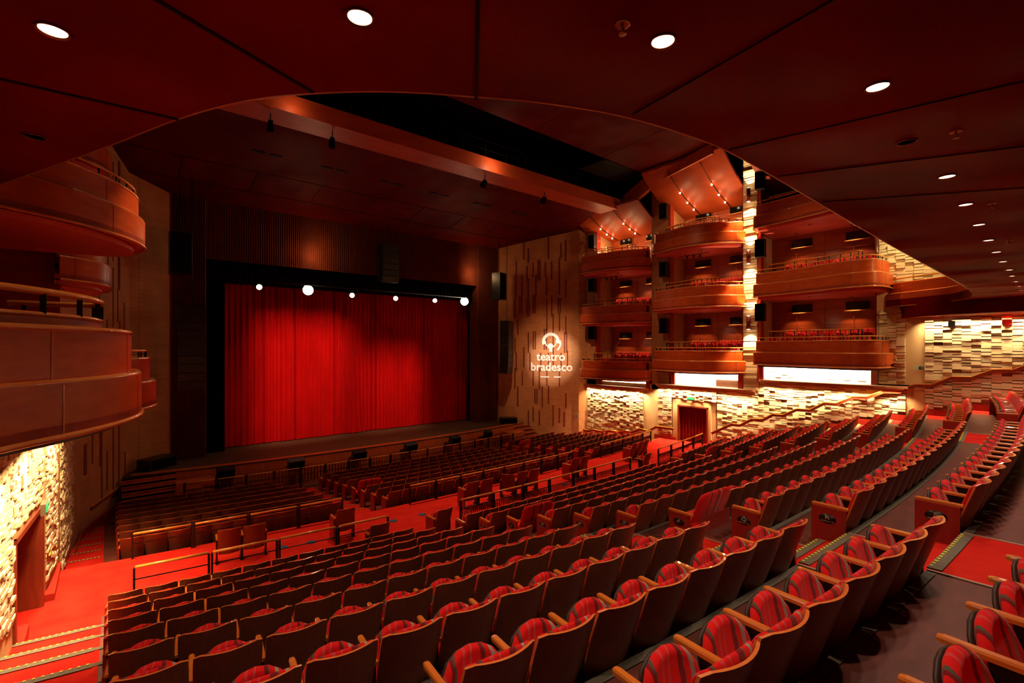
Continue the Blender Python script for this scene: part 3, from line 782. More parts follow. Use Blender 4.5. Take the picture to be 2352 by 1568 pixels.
tiles(tl, (WR-.02, 13.2), (WR-.02, 16.25), lambda s: ZX+.3 if s > 2.8 else 2.9, 3.66, .25, .105, 1, seed=4, holes=((.2, 2.7, 0, 2.95),))
tiles(tl, (WR-.02, 16.25), (WR-.02, 16.9), ZX+.3, 3.66, .25, .105, 1, seed=5)
tiles(tl, (WR-.02, 18.0), (WR-.02, 22.6), lambda s: -.4+.0*s, 3.32, .25, .10, 1, seed=6)
tag(tl.build('wall_right', [M['tile']]), kind='structure')
# dark skirting following the floor
sk = MB()
P_ = []; y = 13.6
for k in range(0, 12):
    ya = YC-math.sqrt(R_edge(k+1)**2-WR**2); yb = YC-math.sqrt((R_edge(k) if k else 78.4)**2-WR**2)
    sk.box(WR-.05, WR, max(ya, -5), yb, z_fl(k)-.3, z_fl(k)+.26)
sk.box(WR-.05, WR, 15.75, 17.2, ZX-.1, ZX+.18); sk.box(WR-.05, WR, 17.2, 22.7, -.9, -.35)
tag(sk.build('baseboard_right', [M['panel']]), kind='structure')
# ledges
def ledge(y0, y1, z, lb):
    mb = MB(); n = 16; pts = []
    for i in range(n+1):
        t = i/n; y = y0+(y1-y0)*t; pts.append((WR-.10-.55*min(1, (math.sin(PI*t)*1.9)**.7 if 0 < t < 1 else 0), y))
    mb.slab([(WR+.15, y0)]+pts+[(WR+.15, y1)], z, z+.10); mb.slab([(WR+.15, y0)]+[(p[0]+.1, p[1]) for p in pts]+[(WR+.15, y1)], z-.08, z)
    tag(mb.build('wall_ledge', [M['ledge']]), lb, 'ledge', 'plaster ledges under the right boxes')
ledge(4.7, 10.9, 4.24, 'plaster ledge under the right box nearest the camera')
ledge(11.1, 17.1, 3.68, 'plaster ledge under the middle right box, above the door')
ledge(17.6, 23.0, 3.34, 'plaster ledge under the right box nearest the stage')
# handrail along right wall (stepped)
def handrail(pts, label, rx, wallx):
    r = thing('wall_handrail', label, 'handrail', pts[0]); o = Vector(pts[0])
    mb = MB()
    for a, b in zip(pts, pts[1:]): mb.bar(Vector(a)-o, Vector(b)-o, .07, .13)
    mb.build('rail', [M['jamb']], r)
    mb = MB()
    for a, b in zip(pts, pts[1:]): mb.bar(Vector(a)-o+Vector((0, 0, .07)), Vector(b)-o+Vector((0, 0, .07)), .09, .025)
    mb.build('rail_top', [M['rail']], r)
    mb = MB()
    for p in pts[::3]:
        q = Vector(p)-o; mb.bar(q+Vector((0, 0, -.05)), q+Vector((wallx-rx, 0, -.12)), .03, .03)
    mb.build('bracket', [M['ledge']], r)
hp = [(13.44, 1.17), (12.33, 1.8), (11.86, 1.81), (11.25, 2.19), (10.7, 2.23), (10.21, 2.55), (9.73, 2.56), (9.09, 2.93), (8.52, 2.94), (7.91, 3.34), (7.43, 3.34), (6.75, 3.72), (6.25, 3.74), (5.62, 4.07), (5.1, 4.09), (4.59, 4.39), (4.03, 4.42), (3.43, 4.77), (2.85, 4.78), (2.25, 5.1), (1.7, 5.12), (1.1, 5.45), (.5, 5.46), (-.4, 5.9)]
handrail([(14.48, y, z) for y, z in hp], 'long stepped wooden handrail climbing the right wall from the door', 14.48, WR)
handrail([(14.46, y, z) for y, z in [(26.2, -.15), (24.0, -.05), (23.0, .12), (22.5, .08), (21.9, .22), (21.2, .2), (20.6, .36), (19.9, .34), (19.3, .5), (18.8, .5), (18.2, .78), (17.6, .72), (17.0, 1.08), (15.8, 1.1)]], 'stepped wooden handrail on the right wall between door and stage', 14.46, WR)
# door on the right
t = thing('curtained_doorway', 'dark red curtained doorway in the bright right wall', 'doorway', (WR, 14.65, ZX))
mb = MB(); mb.box(-.06, .12, -.95, -.87, 0, 2.13); mb.box(-.06, .12, .87, .95, 0, 2.13); mb.box(-.06, .12, -.95, .95, 2.05, 2.13); mb.build('door_frame', [M['jamb']], t)
mb = MB(); pts = [(.16+.05*math.sin(i*.9), -.88+1.76*i/60) for i in range(61)]; mb.wall(pts, 0.02, 2.06, 0); 
for f in range(len(mb.sm)): mb.sm[f] = True
mb.build('drape', [M['drape']], t)
mb = MB(); mb.box(.3, .34, -.95, .95, 0, 2.1); mb.build('dark_opening', [M['bblack']], t)

# ------------------------------------------------------------------ splay walls and left wall
sp = MB()
RS = [(10.85, 28.25), (11.5, 27.3), (14.0, 23.65), (14.15, 23.1), (14.75, 22.75)]
sp.wall(RS, -.9, 15.5, .25)
tag(sp.build('wall_right', [M['brick']]), kind='structure')
LS = [(-9.12, 28.25), (-10.75, 26.9), (-12.2, 22.2), (-12.35, 20.0), (-12.45, 16.0), (-12.55, 14.55)]
sp = MB(); sp.wall(LS[:-2]+[(-12.42, 17.2)], -.9, 15.5, -.25); sp.wall([(-12.42, 17.2), (-12.45, 16.0), (-12.55, 14.55)], -.9, 4.62, -.25); sp.wall([(-12.55, 14.55), (-12.72, 12.0)], 2.62, 4.62, -.25)
tag(sp.build('wall_left', [M['brick']]), kind='structure')
sp = MB(); sp.wall([(-12.42, 17.2), (-14.2, 17.2), (-14.2, 5.0), (-13.0, 5.0)], 4.5, 15.5, -.2); tag(sp.build('wall_box_back', [M['boxwall']]), kind='structure')
sp = MB(); sp.wall([(-12.72, 12.3), (-12.95, 6.0), (-12.98, 5.0)], -.9, 4.62, -.25); sp.wall([(-12.98, 5.0), (-13.1, -5)], -.9, 15.5, -.25); tag(sp.build('wall_left', [M['tileside']]), kind='structure')
tl = MB()
tiles(tl, (-12.43, 17.2), (-12.33, 21.2), .0, 4.3, .24, .085, -1, seed=11, ds=.55, skip=.04)
tiles(tl, (-12.53, 14.9), (-12.45, 16.6), ZX+.3, 4.3, .24, .085, -1, seed=12, ds=.55, skip=.04)
tiles(tl, (-12.95, 5.5), (-12.73, 11.9), lambda s: zfloor(5.5+s)+.25, 4.6, .24, .085, -1, seed=13, ds=.55, skip=.04)
tiles(tl, (-12.73, 12.0), (-12.55, 14.55), 2.75, 4.5, .24, .085, -1, seed=14, ds=.55, skip=.04)
tag(tl.build('wall_left', [M['tile']]), kind='structure')
# vertical slots (one mesh per wall)
def slots(plan_a, plan_b, rows, name, cols, z00, side, seed, hh=1.35):
    rnd = random.Random(seed); mb = MB(); A = Vector(plan_a); B = Vector(plan_b); d = (B-A).normalized(); L = (B-A).length; n = Vector((-d.y, d.x))*side
    for r_ in range(rows):
        for c in range(cols):
            if rnd.random() < .30: continue
            s = L*(c+.5)/cols + (.12 if r_ % 2 else -.1)*rnd.choice((0, 1)); z0 = z00+r_*hh*.98+(.25 if c % 2 else 0) ; h = hh*rnd.choice((.8, 1, 1.12))
            ws = [0] if rnd.random() < .88 else [-.09, .06]
            for w in ws:
                p = A+d*(s+w); T = Matrix(((d.x, n.x, 0, p.x), (d.y, n.y, 0, p.y), (0, 0, 1, 0), (0, 0, 0, 1)))
                mb.box(-.045, .045, -.01, .025, z0, z0+h, 0, T)
    tag(mb.build(name, [M['slot']]), kind='structure')
slots((11.55, 27.23), (13.9, 23.8), 10, 'trim_4', 9, .3, -1, 4)
slots((-10.85, 26.6), (-12.15, 22.4), 10, 'trim_5', 7, .2, 1, 9)
# left door + handrails
t = thing('curtained_doorway', 'dark wooden framed doorway with drape in the left wall', 'doorway', (-12.64, 13.22, ZX), -.07)
mb = MB(); mb.box(-.45, .04, -1.25, -1.15, 0, 2.2); mb.box(-.5, .04, 1.15, 1.25, 0, 2.2); mb.box(-.5, .04, -1.25, 1.25, 2.1, 2.2); mb.build('door_frame', [M['jamb']], t)
mb = MB(); pts = [(-.25+.05*math.sin(i*.8)-.12*i/60, -1.12+1.9*i/60) for i in range(61)]; mb.wall(pts, .02, 2.08, 0); mb.build('drape', [M['drape']], t)
mb = MB(); mb.box(-.56, -.52, -1.3, 1.25, 0, 2.2); mb.build('dark_opening', [M['bblack']], t)
handrail([(-12.50, y, z) for y, z in [(15.0, 1.25), (15.8, 1.28), (16.5, 1.0), (17.1, .98), (17.7, .8), (18.4, .76), (19.0, .58), (19.7, .54), (20.4, .38), (21.2, .36)]], 'stepped wooden handrail on the left wall toward the stage', -12.5, -12.6)
handrail([(-11.95, 23.0, .2), (-11.1, 25.6, .2)], 'plain wooden handrail on the slotted left wall by the stage steps', -11.95, -12.1)
handrail([(-12.78, y, z) for y, z in [(11.9, 1.2), (11.5, 1.55), (11.0, 1.5), (10.4, 1.9), (9.8, 1.9), (9.2, 2.3), (8.6, 2.3), (8.0, 2.7)]], 'stepped wooden handrail beside the left door, lower left corner', -12.78, -12.95)
bs = MB()
bs.box(-12.6, -12.36, 14.6, 16.6, ZX-.1, ZX+.15); bs.wall([(-12.34, 16.6), (-12.2, 21.9), (-11.95, 23.0), (-10.9, 26.2)], -.8, -.30, -.06)
for k in range(0, 9):
    ya = yR(R_edge(k+1), -12.8); yb = yR(R_edge(k) if k else 78.6, -12.8); bs.box(-12.95, -12.62 if k < 1 else -12.80, ya, yb, z_fl(k)-.3, z_fl(k)+.22)
tag(bs.build('baseboard_left', [M['panel']]), kind='structure')
# projected logo on the right splay wall (its light painted as pale shapes)
A = Vector((11.5, 27.3)); B = Vector((14.0, 23.65)); d = (B-A).normalized(); nrm = Vector((d.y, -d.x)); nrm = nrm if nrm.x < 0 else -nrm
def wallframe(s, z, off=.032):
    p = A+d*s+nrm*off
    return Matrix(((d.x, 0, nrm.x, p.x), (d.y, 0, nrm.y, p.y), (0, 1, 0, z), (0, 0, 0, 1)))
lg = thing('projected_logo', 'pale round emblem with the words teatro bradesco projected on the brick wall, light painted as pale shapes', 'sign', (0, 0, 0))
mb = MB()
def ringarc(mb, cx, cz, r0, r1, a0, a1, n=22):
    vs = []
    for i in range(n+1):
        a = a0+(a1-a0)*i/n; vs += [(cx+r0*math.cos(a), cz+r0*math.sin(a), 0), (cx+r1*math.cos(a), cz+r1*math.sin(a), 0)]
    mb.add(vs, [(2*i, 2*i+1, 2*i+3, 2*i+2) for i in range(n)])
ringarc(mb, 0, 0, .36, .54, -.25, PI*1.12); ringarc(mb, .12, -.12, .42, .52, -1.0, .4); ringarc(mb, -.02, -.28, 0.0, .17, 0, 2*PI, 20); ringarc(mb, 0, -.02, .30, .36, PI*.95, PI*2.1, 16)
mb.box(-.10, .10, -.62, -.30, -.001, .001)
o = mb.build('emblem', [M['logo']], lg); o.matrix_local = wallframe(2.92, 6.42) @ Matrix.Scale(1.2, 4)
t1 = text('word_teatro', 'teatro', .84, M['logo'], lg, wallframe(2.92, 5.30), bold=.014); t2 = text('word_bradesco', 'bradesco', .84, M['logo'], lg, wallframe(2.96, 4.56), bold=.014)
mb = MB(); mb.box(-.75, -.1, -.04, .04, -.001, .001); mb.box(.25, .75, -.04, .05, -.001, .001); o = mb.build('underline', [M['logo']], lg); o.matrix_local = wallframe(2.9, 3.85)

# ------------------------------------------------------------------ exit signs and small wall things
t = thing('exit_sign', 'lit green exit sign above the curtained door in the right wall', 'exit sign', (14.46, 14.68, 2.9))
mb = MB(); mb.box(-.04, .04, -.22, .22, 0, .22); mb.build('sign_box', [M['exitbox']], t)
mb = MB(); mb.box(-.048, -.04, -.19, .19, .07, .19); mb.build('green_panel', [M['exit']], t)
t = thing('exit_sign', 'small green exit sign above the doorway in the left wall', 'exit sign', (-12.42, 13.3, 2.72))
mb = MB(); mb.box(-.05, .03, -.22, .22, 0, .22); mb.build('sign_box', [M['exitbox']], t)
mb = MB(); mb.box(.03, .04, -.19, .19, .05, .19); mb.build('green_panel', [M['exit']], t)
for (y, z, s, lb) in ((4.42, 5.15, .36, 'pale direction sign with arrow on the rear right wall'), (23.25, 1.12, .22, 'small pale direction sign on the right wall near the stage')):
    x = 14.50 if y < 10 else 14.05
    t = thing('direction_sign', lb, 'sign', (x, y, z))
    mb = MB(); mb.box(0, .02, -s/2, s/2, -.09, .09); mb.build('sign_plate', [M['sign']], t)
    mb = MB(); mb.box(-.006, 0, -s*.44, s*.05, -.06, .06); mb.build('arrow_field', [M['black']], t)
    mb = MB(); mb.box(-.012, -.006, -s*.32, -s*.10, -.012, .012); mb.add([(-.012, -s*.40, 0), (-.012, -s*.28, .04), (-.012, -s*.28, -.04)], [(0, 1, 2)]); mb.build('arrow', [M['sign']], t)
mb = MB(); mb.box(-.12, .05, -.1, .1, -.12, .12); o = mb.build('wall_speaker', [M['black']], loc=(14.45, 3.4, 6.95)); tag(o, 'small black box high on the rear right wall', 'speaker')
rm = noise_mat('alarm_red', (.75, .01, .01), (.8, .02, .02), .4)
mb = MB(); mb.box(-.12, .05, -.13, .13, -.1, .1); mb.lathe([(.05, -.16), (.06, -.1)], (-.04, 0, 0), 12); o = mb.build('alarm_beacon', [rm], loc=(14.44, 1.85, 6.95)); tag(o, 'red alarm beacon high on the rear right wall', 'alarm')
# ------------------------------------------------------------------ boxes (side balconies)
def smooth(pts, n=3):
    for _ in range(n):
        q = [pts[0]]
        for a, b in zip(pts, pts[1:]):
            q.append((a[0]*.75+b[0]*.25, a[1]*.75+b[1]*.25)); q.append((a[0]*.25+b[0]*.75, a[1]*.25+b[1]*.75))
        q.append(pts[-1]); pts = q
    return pts
def offset(pts, d):
    out = []; P = [Vector(p) for p in pts]
    for i, p in enumerate(P):
        a = P[max(i-1, 0)]; b = P[min(i+1, len(P)-1)]; t = (b-a).normalized(); out.append((p.x-t.y*d, p.y+t.x*d))
    return out
def opera_box(label, plan, zb, side, xback, tier, seats=(0, 0), lamps=2, h1=.58, h2=.56, big=False):
    """plan: from near wall end to far wall end; side=+1 right wall, -1 left wall"""
    r = thing('opera_box', label, 'box', (plan[0][0], plan[0][1], zb), 0, 'curved wooden boxes on the %s wall' % ('right' if side > 0 else 'left'))
    o = Vector((plan[0][0], plan[0][1]))
    pl_ = [(p[0]-o.x, p[1]-o.y) for p in smooth(plan, 3)]
    inn = -side      # inward offset sign: travelling +y on right wall, inside is +x  => right normal
    O = lambda d: offset(pl_, inn*d)
    mb = MB(); mb.wall(pl_, 0, h1, inn*.05)
    for f in range(len(mb.sm)): mb.sm[f] = False
    mb.build('lower_fascia', [M['fascia']], r)
    mb = MB(); mb.wall(O(.13), h1, h1+h2, inn*.05); mb.build('upper_fascia', [M['fascia']], r)
    mb = MB(); p = [(q[0], q[1], h1+.005) for q in O(.045)]; mb.tube(p, .045, 8); mb.tube([(q[0], q[1], .0) for q in pl_], .035, 8)
    # little step surface between the two bands
    a = pl_; b = O(.15); n = len(a)
    mb.add([(q[0], q[1], h1+.01) for q in a]+[(q[0], q[1], h1+.01) for q in b], [(i, i+1, n+i+1, n+i) for i in range(n-1)])
    mb.tube([(q[0], q[1], h1+h2) for q in O(.15)], .04, 8)
    for dd, za, zb_ in ((-.002, .02, h1-.02), (.128, h1+.03, h1+h2-.02)):
        q = O(dd)
        for i in [int(len(q)*f) for f in (.16, .38, .62, .86)]:
            a_ = Vector(q[i]); b_ = Vector(q[i+1]); t_ = (b_-a_).normalized(); c_ = a_+t_*.014
            mb.wall([tuple(a_), tuple(c_)], za, zb_, -inn*.004, 1)
    mb.build('trim_band', [M['trim'], M['trim'] if big else M['panel']], r)
    if big:
        mb = MB(); q = O(.50); mb.wall(q, h1+h2-.2, h1+h2+.17, inn*.04); mb.build('inner_fascia', [M['fascia']], r)
        mb = MB(); mb.tube([(a_[0], a_[1], h1+h2+.18) for a_ in q], .032, 8); mb.build('inner_cap', [M['trim']], r)
        mb = MB(); mb.tube([(a_[0], a_[1], h1+h2+.46) for a_ in q], .045, 10); mb.build('top_rail', [M['rail']], r)
        mb = MB()
        for i in range(2, len(q)-1, 9): mb.box(q[i][0]-.03, q[i][0]+.03, q[i][1]-.03, q[i][1]+.03, h1+h2+.19, h1+h2+.44)
        mb.build('rail_post', [M['black']], r)['kind'] = 'stuff'
    else:
        mb = MB(); q = O(.20); mb.tube([(a_[0], a_[1], h1+h2+.19) for a_ in q], .028, 8); mb.build('top_rail', [M['rail']], r)
        mb = MB()
        for i in range(1, len(q)-1, 5): mb.box(q[i][0]-.015, q[i][0]+.015, q[i][1]-.015, q[i][1]+.015, h1+h2, h1+h2+.19)
        mb.build('rail_post', [M['black']], r)['kind'] = 'stuff'
    xb = xback-o.x
    e0 = pl_[0][1]; e1 = pl_[-1][1]
    poly = O(.0)+[(xb, e1), (xb, e0)]
    if side < 0: poly = poly[::-1]
    mb = MB(); mb.slab(poly, .02, .14, 0); mb.build('soffit', [M['soff']], r)
    poly = O(.22)+[(xb, e1), (xb, e0)]
    if side < 0: poly = poly[::-1]
    mb = MB(); mb.slab(poly, -.12, .0, 0); mb.build('under_plinth', [M['pan'] if tier == 1 else M['soff']], r)
    mb = MB(); poly = O(.2)+[(xb, e1), (xb, e0)]
    mb.slab(poly if side > 0 else poly[::-1], .30, .42); mb.build('box_floor', [M['rowfl']], r)
    # inner raised rail
    q = O(1.0); k0, k1 = int(len(q)*.24), int(len(q)*.84)
    q = q[k0:k1]
    if side > 0 and len(q) > 3:
        mb = MB(); mb.tube([(a_[0], a_[1], h1+h2+.52) for a_ in q], .03, 8); mb.build('inner_rail', [M['rail']], r)
        mb = MB()
        for i in range(0, len(q), 4): mb.box(q[i][0]-.015, q[i][0]+.015, q[i][1]-.015, q[i][1]+.015, .4, h1+h2+.5)
        mb.build('inner_post', [M['black']], r)['kind'] = 'stuff'
    return r
P3 = [(14.6,5.3),(13.7,5.3),(12.95,5.4),(12.62,5.85),(12.6,6.6),(12.85,7.6),(13.15,8.6),(13.35,9.6),(13.4,10.5),(13.55,10.85),(14.6,10.95)]
P2 = [(14.6,11.55),(14.25,11.9),(13.75,12.3),(13.3,12.9),(13.08,13.7),(13.05,14.4),(13.25,15.3),(13.5,16.1),(13.55,16.8),(14.6,17.0)]
P1 = [(14.6,17.45),(14.2,17.65),(13.7,18.1),(13.3,19.0),(13.15,20.2),(13.05,21.2),(13.08,21.9),(13.4,22.4),(14.5,22.65)]
near = ['nearest the camera', 'in the middle', 'nearest the stage']
tn = {1: 'lowest', 2: 'second tier', 3: 'top tier'}
boxes = {}
XB = 16.3
for pi, (pl_, zs) in enumerate(((P3, (5.15, 8.55, 12.0)), (P2, (4.65, 8.2, 11.6)), (P1, (3.95, 7.57, 11.0)))):
    for ti, z in enumerate(zs):
        boxes[(pi, ti)] = (opera_box('curved wooden box on the right wall, %s, %s' % (tn[ti+1], near[pi]), pl_, z, 1, XB, ti+1), z)
# interiors: back walls, pilasters
bays = [(5.9, 10.95), (11.75, 16.2), (17.4, 21.9)]
bwm = MB()
for (y0, y1), zb, zt in zip(bays, (4.2, 3.7, 3.4), (15.4, 15.6, 15.0)):
    bwm.wall([(XB, y0-.4), (XB, y1+.4)], zb, zt, -.1, 0)
    for z in range(5, 15):        # panel seams
        pass
struct(bwm, 'wall_box_back', [M['boxwall']])
sm_ = MB()
for (y0, y1) in bays:
    n = 4
    for i in range(1, n):
        y = y0+(y1-y0)*i/n; sm_.box(XB-.106, XB-.098, y-.008, y+.008, 4, 15)
    for z in [4.9+.75*i for i in range(14)]: sm_.box(XB-.106, XB-.098, y0, y1, z-.006, z+.006)
tag(sm_.build('trim_6', [M['slot']]), kind='structure')
pm = MB()
for (y0, y1, z0, z1) in ((16.2, 17.4, 3.4, 16.2), (21.9, 22.7, 3.3, 15.5)): pm.box(WR, XB+.1, y0, y1, z0, z1)
tag(pm.build('wall_piers', [M['brick']]), kind='structure')
pm = MB()
for (y0, y1, z0, z1) in ((10.95, 11.75, 3.7, 16.2), (4.64, 5.9, 4.4, 7.75)):
    pm.box(WR, XB+.1, y0, y1, z0, z1)
pm.box(WR, XB, 2.0, 5.9, 7.75, 16)
tag(pm.build('wall_pilasters', [M['tileside']]), kind='structure')
tl = MB()
tiles(tl, (WR, 11.0), (WR, 11.7), 3.75, 16, .35, .14, 1, seed=21)
tiles(tl, (WR, 2.2), (WR, 5.8), 8.8, 14, .30, .12, 1, seed=22)
tiles(tl, (WR, 4.9), (WR, 5.8), 4.4, 7.6, .30, .12, 1, seed=23)
tag(tl.build('wall_pilaster_tiles', [M['tile']]), kind='structure')
jm = MB()                     # red wooden jambs beside each bay
for (y0, y1) in bays:
    jm.box(WR-.02, WR+.35, y1-.12, y1+.02, 4.2, 15.2); jm.box(WR+.1, WR+.3, y0, y0+.08, 4.2, 15.2)
tag(jm.build('trim_7', [M['panel']]), kind='structure')
# bright niches under the lowest boxes
for (y0, y1, z0, z1), nm in zip(((6.1, 10.7, 4.34, 5.02), (12.0, 15.8, 3.80, 4.50), (17.8, 21.3, 3.46, 3.82)), near):
    t = thing('wall_niche', 'brightly lit white niche strip under the lowest right box, ' + nm, 'niche', (WR, y0, z0), 0, 'lit niches under the right boxes')
    w = y1-y0; h = z1-z0
    mb = MB(); mb.box(.42, .5, 0, w, 0, h); mb.box(0, .5, -.05, 0, -.03, h); mb.box(0, .5, w, w+.05, -.03, h); mb.box(0, .5, 0, w, -.05, 0); mb.build('niche_shell', [M['white']], t)
    mb = MB(); rnd = random.Random(5)
    for i in range(int(w/.3)):
        for j in range(5):
            if rnd.random() < .45: mb.box(.36+.03*rnd.random(), .42, .3*i, .3*i+.29, h*j/5, h*(j+.9)/5)
    mb.build('tile_relief', [M['white']], t)
    mb = MB(); mb.box(-.06, .05, -.25, 0, -.1, h+.3); mb.box(-.06, .05, w, w+.25, -.1, h+.3); mb.build('wood_surround', [M['panel']], t)
# control windows in box back walls
wi = 0
for (pi, ti), (bx, z) in boxes.items():
    y0, y1 = bays[pi]
    for k, fr in enumerate((.30, .78)):
        yc = y1 - (y1-y0)*fr; zt = z+3.15 if ti < 2 else z+2.6
        if pi == 0 and ti == 2: continue
        t = thing('control_window', 'dark window with lit sill in the back wall, %s box %s, %s one' % (tn[ti+1], near[pi], 'stage side' if k == 0 else 'camera side'), 'window', (XB-.1, yc, zt-.5), 0, 'dark windows behind the right boxes')
        mb = MB(); mb.box(-.03, 0, -.48, .48, .02, .42); mb.build('glass', [M['win']], t)
        mb = MB(); mb.box(-.12, .0, -.52, .52, -.03, .015); mb.build('sill', [M['trim']], t)
# box seats
for (pi, ti), (bx, z) in boxes.items():
    y0, y1 = bays[pi]
    rows_ = 2 if ti == 0 else 1
    if pi == 0 and ti == 2: continue
    for rw_ in range(rows_+(1 if ti == 1 else 0)):
        n = int((y1-y0-.5)/.56) - (1 if rw_ else 0)
        for k in range(n):
            c = thing('box_chair', 'red box seat, %s box %s, %s row, %s from the camera side' % (tn[ti+1], near[pi], 'back' if rw_ else 'front', ordn[k]), 'seat', (14.75+.95*rw_, y0+.5+.56*k, z+.42+.42*rw_), -PI/2+PI, 'red seats in the right boxes')
            plain('backrest', 'shell', c); plain('back_cushion', 'bc', c); plain('seat_cushion', 'sc', c); plain('standard', 'legL', c)
# box soffit downlights
for (pi, ti), (bx, z) in boxes.items():
    if ti == 0: continue
    y0, y1 = bays[pi]
    for k, (x, fr) in enumerate(((15.75, .25), (15.75, .72), (14.2, .5))):
        y = y0+(y1-y0)*fr; lit = k < 2
        t = thing('box_downlight', 'small %s ceiling light under the %s right box %s, %s' % ('glowing' if lit else 'unlit', tn[ti+1], near[pi], ['camera side', 'stage side', 'front'][k]), 'light', (x, y, z-.125), 0, 'small ceiling lights under the right boxes')
        mb = MB(); mb.lathe([(.055, -.012), (.085, -.012), (.085, 0), (.055, 0)], n=14); mb.build('ring', [M['ring']], t)
        mb = MB(); mb.lathe([(.055, -.008), (.055, -.004)], n=14); mb.build('lamp', [M['spotbulb'] if lit else M['lampoff']], t)
        if lit: spot('box_light', (x, y, z-.17), (x+.12, y, z-3), 170, 80, .8, (1, .60, .26))
for (pi, ti), (bx, z) in boxes.items():
    if ti and not (pi == 0 and ti == 3): y0, y1 = bays[pi]; point('box_fill_light', (14.9, (y0+y1)/2, z-1.25), 6, .3, (1, .55, .30))  # added fill light without a fixture, lifts the box soffits
# speakers on the pilasters and sconces
for (x, y, z, lb) in ((14.35, 10.75, 14.6, 'top one by the bright tiled column'), (14.35, 10.75, 11.1, 'third tier height by the bright tiled column'), (14.35, 10.75, 7.8, 'second tier height by the bright tiled column'),
                      (14.3, 21.95, 13.3, 'top one on the brick pier nearest the stage'), (14.3, 21.95, 10.3, 'middle one on the brick pier nearest the stage'), (14.3, 21.95, 7.0, 'lowest on the brick pier nearest the stage'),
                      (14.3, 16.35, 14.2, 'top one on the dark pier between boxes'), (14.3, 16.35, 10.7, 'middle one on the dark pier between boxes'), (14.3, 16.35, 7.3, 'lowest on the dark pier between boxes')):
    t = thing('wall_speaker', 'black wall speaker, ' + lb, 'speaker', (x, y, z), .2, 'black speakers on the right wall piers')
    mb = MB(); mb.box(-.25, .1, -.25, .22, -.45, .45); mb.build('cabinet', [M['black']], t)
    mb = MB(); mb.box(-.262, -.25, -.22, .19, -.42, .42); mb.build('grille', [M['bblack']], t)
    mb = MB(); mb.box(.1, .3, -.04, .04, -.05, .05); mb.build('bracket', [M['black']], t)
for (y, z, lb) in ((11.33, 14.0, 'top'), (11.33, 10.75, 'middle'), (11.33, 7.3, 'lowest')):
    t = thing('wall_sconce', lb + ' of the cylinder lamps on the bright tiled column', 'lamp', (14.28, y, z), 0, 'cylinder lamps on the bright column')
    mb = MB(); mb.lathe([(.085, -.35), (.10, -.35), (.10, .35), (.085, .35)], n=18); mb.build('cylinder', [M['sconce']], t)
    mb = MB(); mb.lathe([(.08, -.36), (.08, -.352)], n=16); mb.lathe([(.08, .352), (.08, .36)], n=16); mb.build('lamp', [M['spotbulb']], t)
    mb = MB(); mb.box(.09, .33, -.03, .03, -.03, .03); mb.build('bracket', [M['black']], t)
    spot('sconce_light', (14.28, y, z-.38), (14.42, y, z-3), 650, 95, .5, (1, .66, .32)); spot('sconce_light', (14.28, y, z+.38), (14.42, y, z+3), 450, 80, .5, (1, .66, .32))
# lamp bars under two boxes
for (x, y, z, lb) in ((13.9, 20.0, 10.75, 'under the top right box nearest the stage'), (13.9, 14.2, 11.35, 'under the top right box in the middle')):
    t = thing('lamp_bar', 'thin black bar with small spotlights ' + lb, 'lamp', (x, y, z))
    mb = MB(); mb.tube([(0, -.9, -.1), (0, .9, -.1)], .02, 6); mb.tube([(0, -.5, -.1), (0, -.5, .12)], .012, 6); mb.tube([(0, .5, -.1), (0, .5, .12)], .012, 6); mb.build('bar', [M['black']], t)
    for k in range(3):
        mb = MB(); mb.lathe([(.04, -.3), (.07, -.14)], (0, -.4+.4*k, 0), 10); mb.build('spotlight', [M['black']], t)

# left boxes
LB3 = [(-13.6,5.3),(-12.95,6.0),(-12.45,6.75),(-12.1,7.3),(-11.75,7.75),(-11.4,8.35),(-11.15,9.0),(-11.03,9.7),(-11.05,10.5),(-11.4,11.0),(-12.6,11.1)]
LB2 = [(-13.9,11.35),(-12.95,11.95),(-12.0,12.55),(-11.3,13.45),(-10.95,14.1),(-10.72,14.9),(-10.8,15.8),(-11.4,16.3),(-12.4,16.4)]
LB1 = [(-12.4,16.8),(-11.9,17.1),(-11.5,17.6),(-11.36,18.4),(-11.4,19.8),(-11.9,20.6),(-12.3,20.8)]
opera_box('big curved wooden box at the left edge, lowest tier and nearest the camera', LB3, 4.98, -1, -14.15, 1, h1=.62, h2=.64, big=True)
opera_box('curved wooden box on the left wall, lowest tier, mostly hidden behind the big one', [(x+.22 if x > -12.2 else x, y) for x, y in LB2], 4.6, -1, -14.15, 1)
opera_box('curved wooden box high at the left edge, second tier', LB2, 8.45, -1, -14.15, 2, h1=.62, h2=.56)
opera_box('small curved box on the left wall behind, second tier nearer the stage', LB1, 7.75, -1, -12.5, 2)
opera_box('small curved box on the left wall near the ceiling, top tier', LB1, 11.0, -1, -12.5, 3)
# joints in the near left fascia
for (x, y, zb, h, lab) in ():
    pass

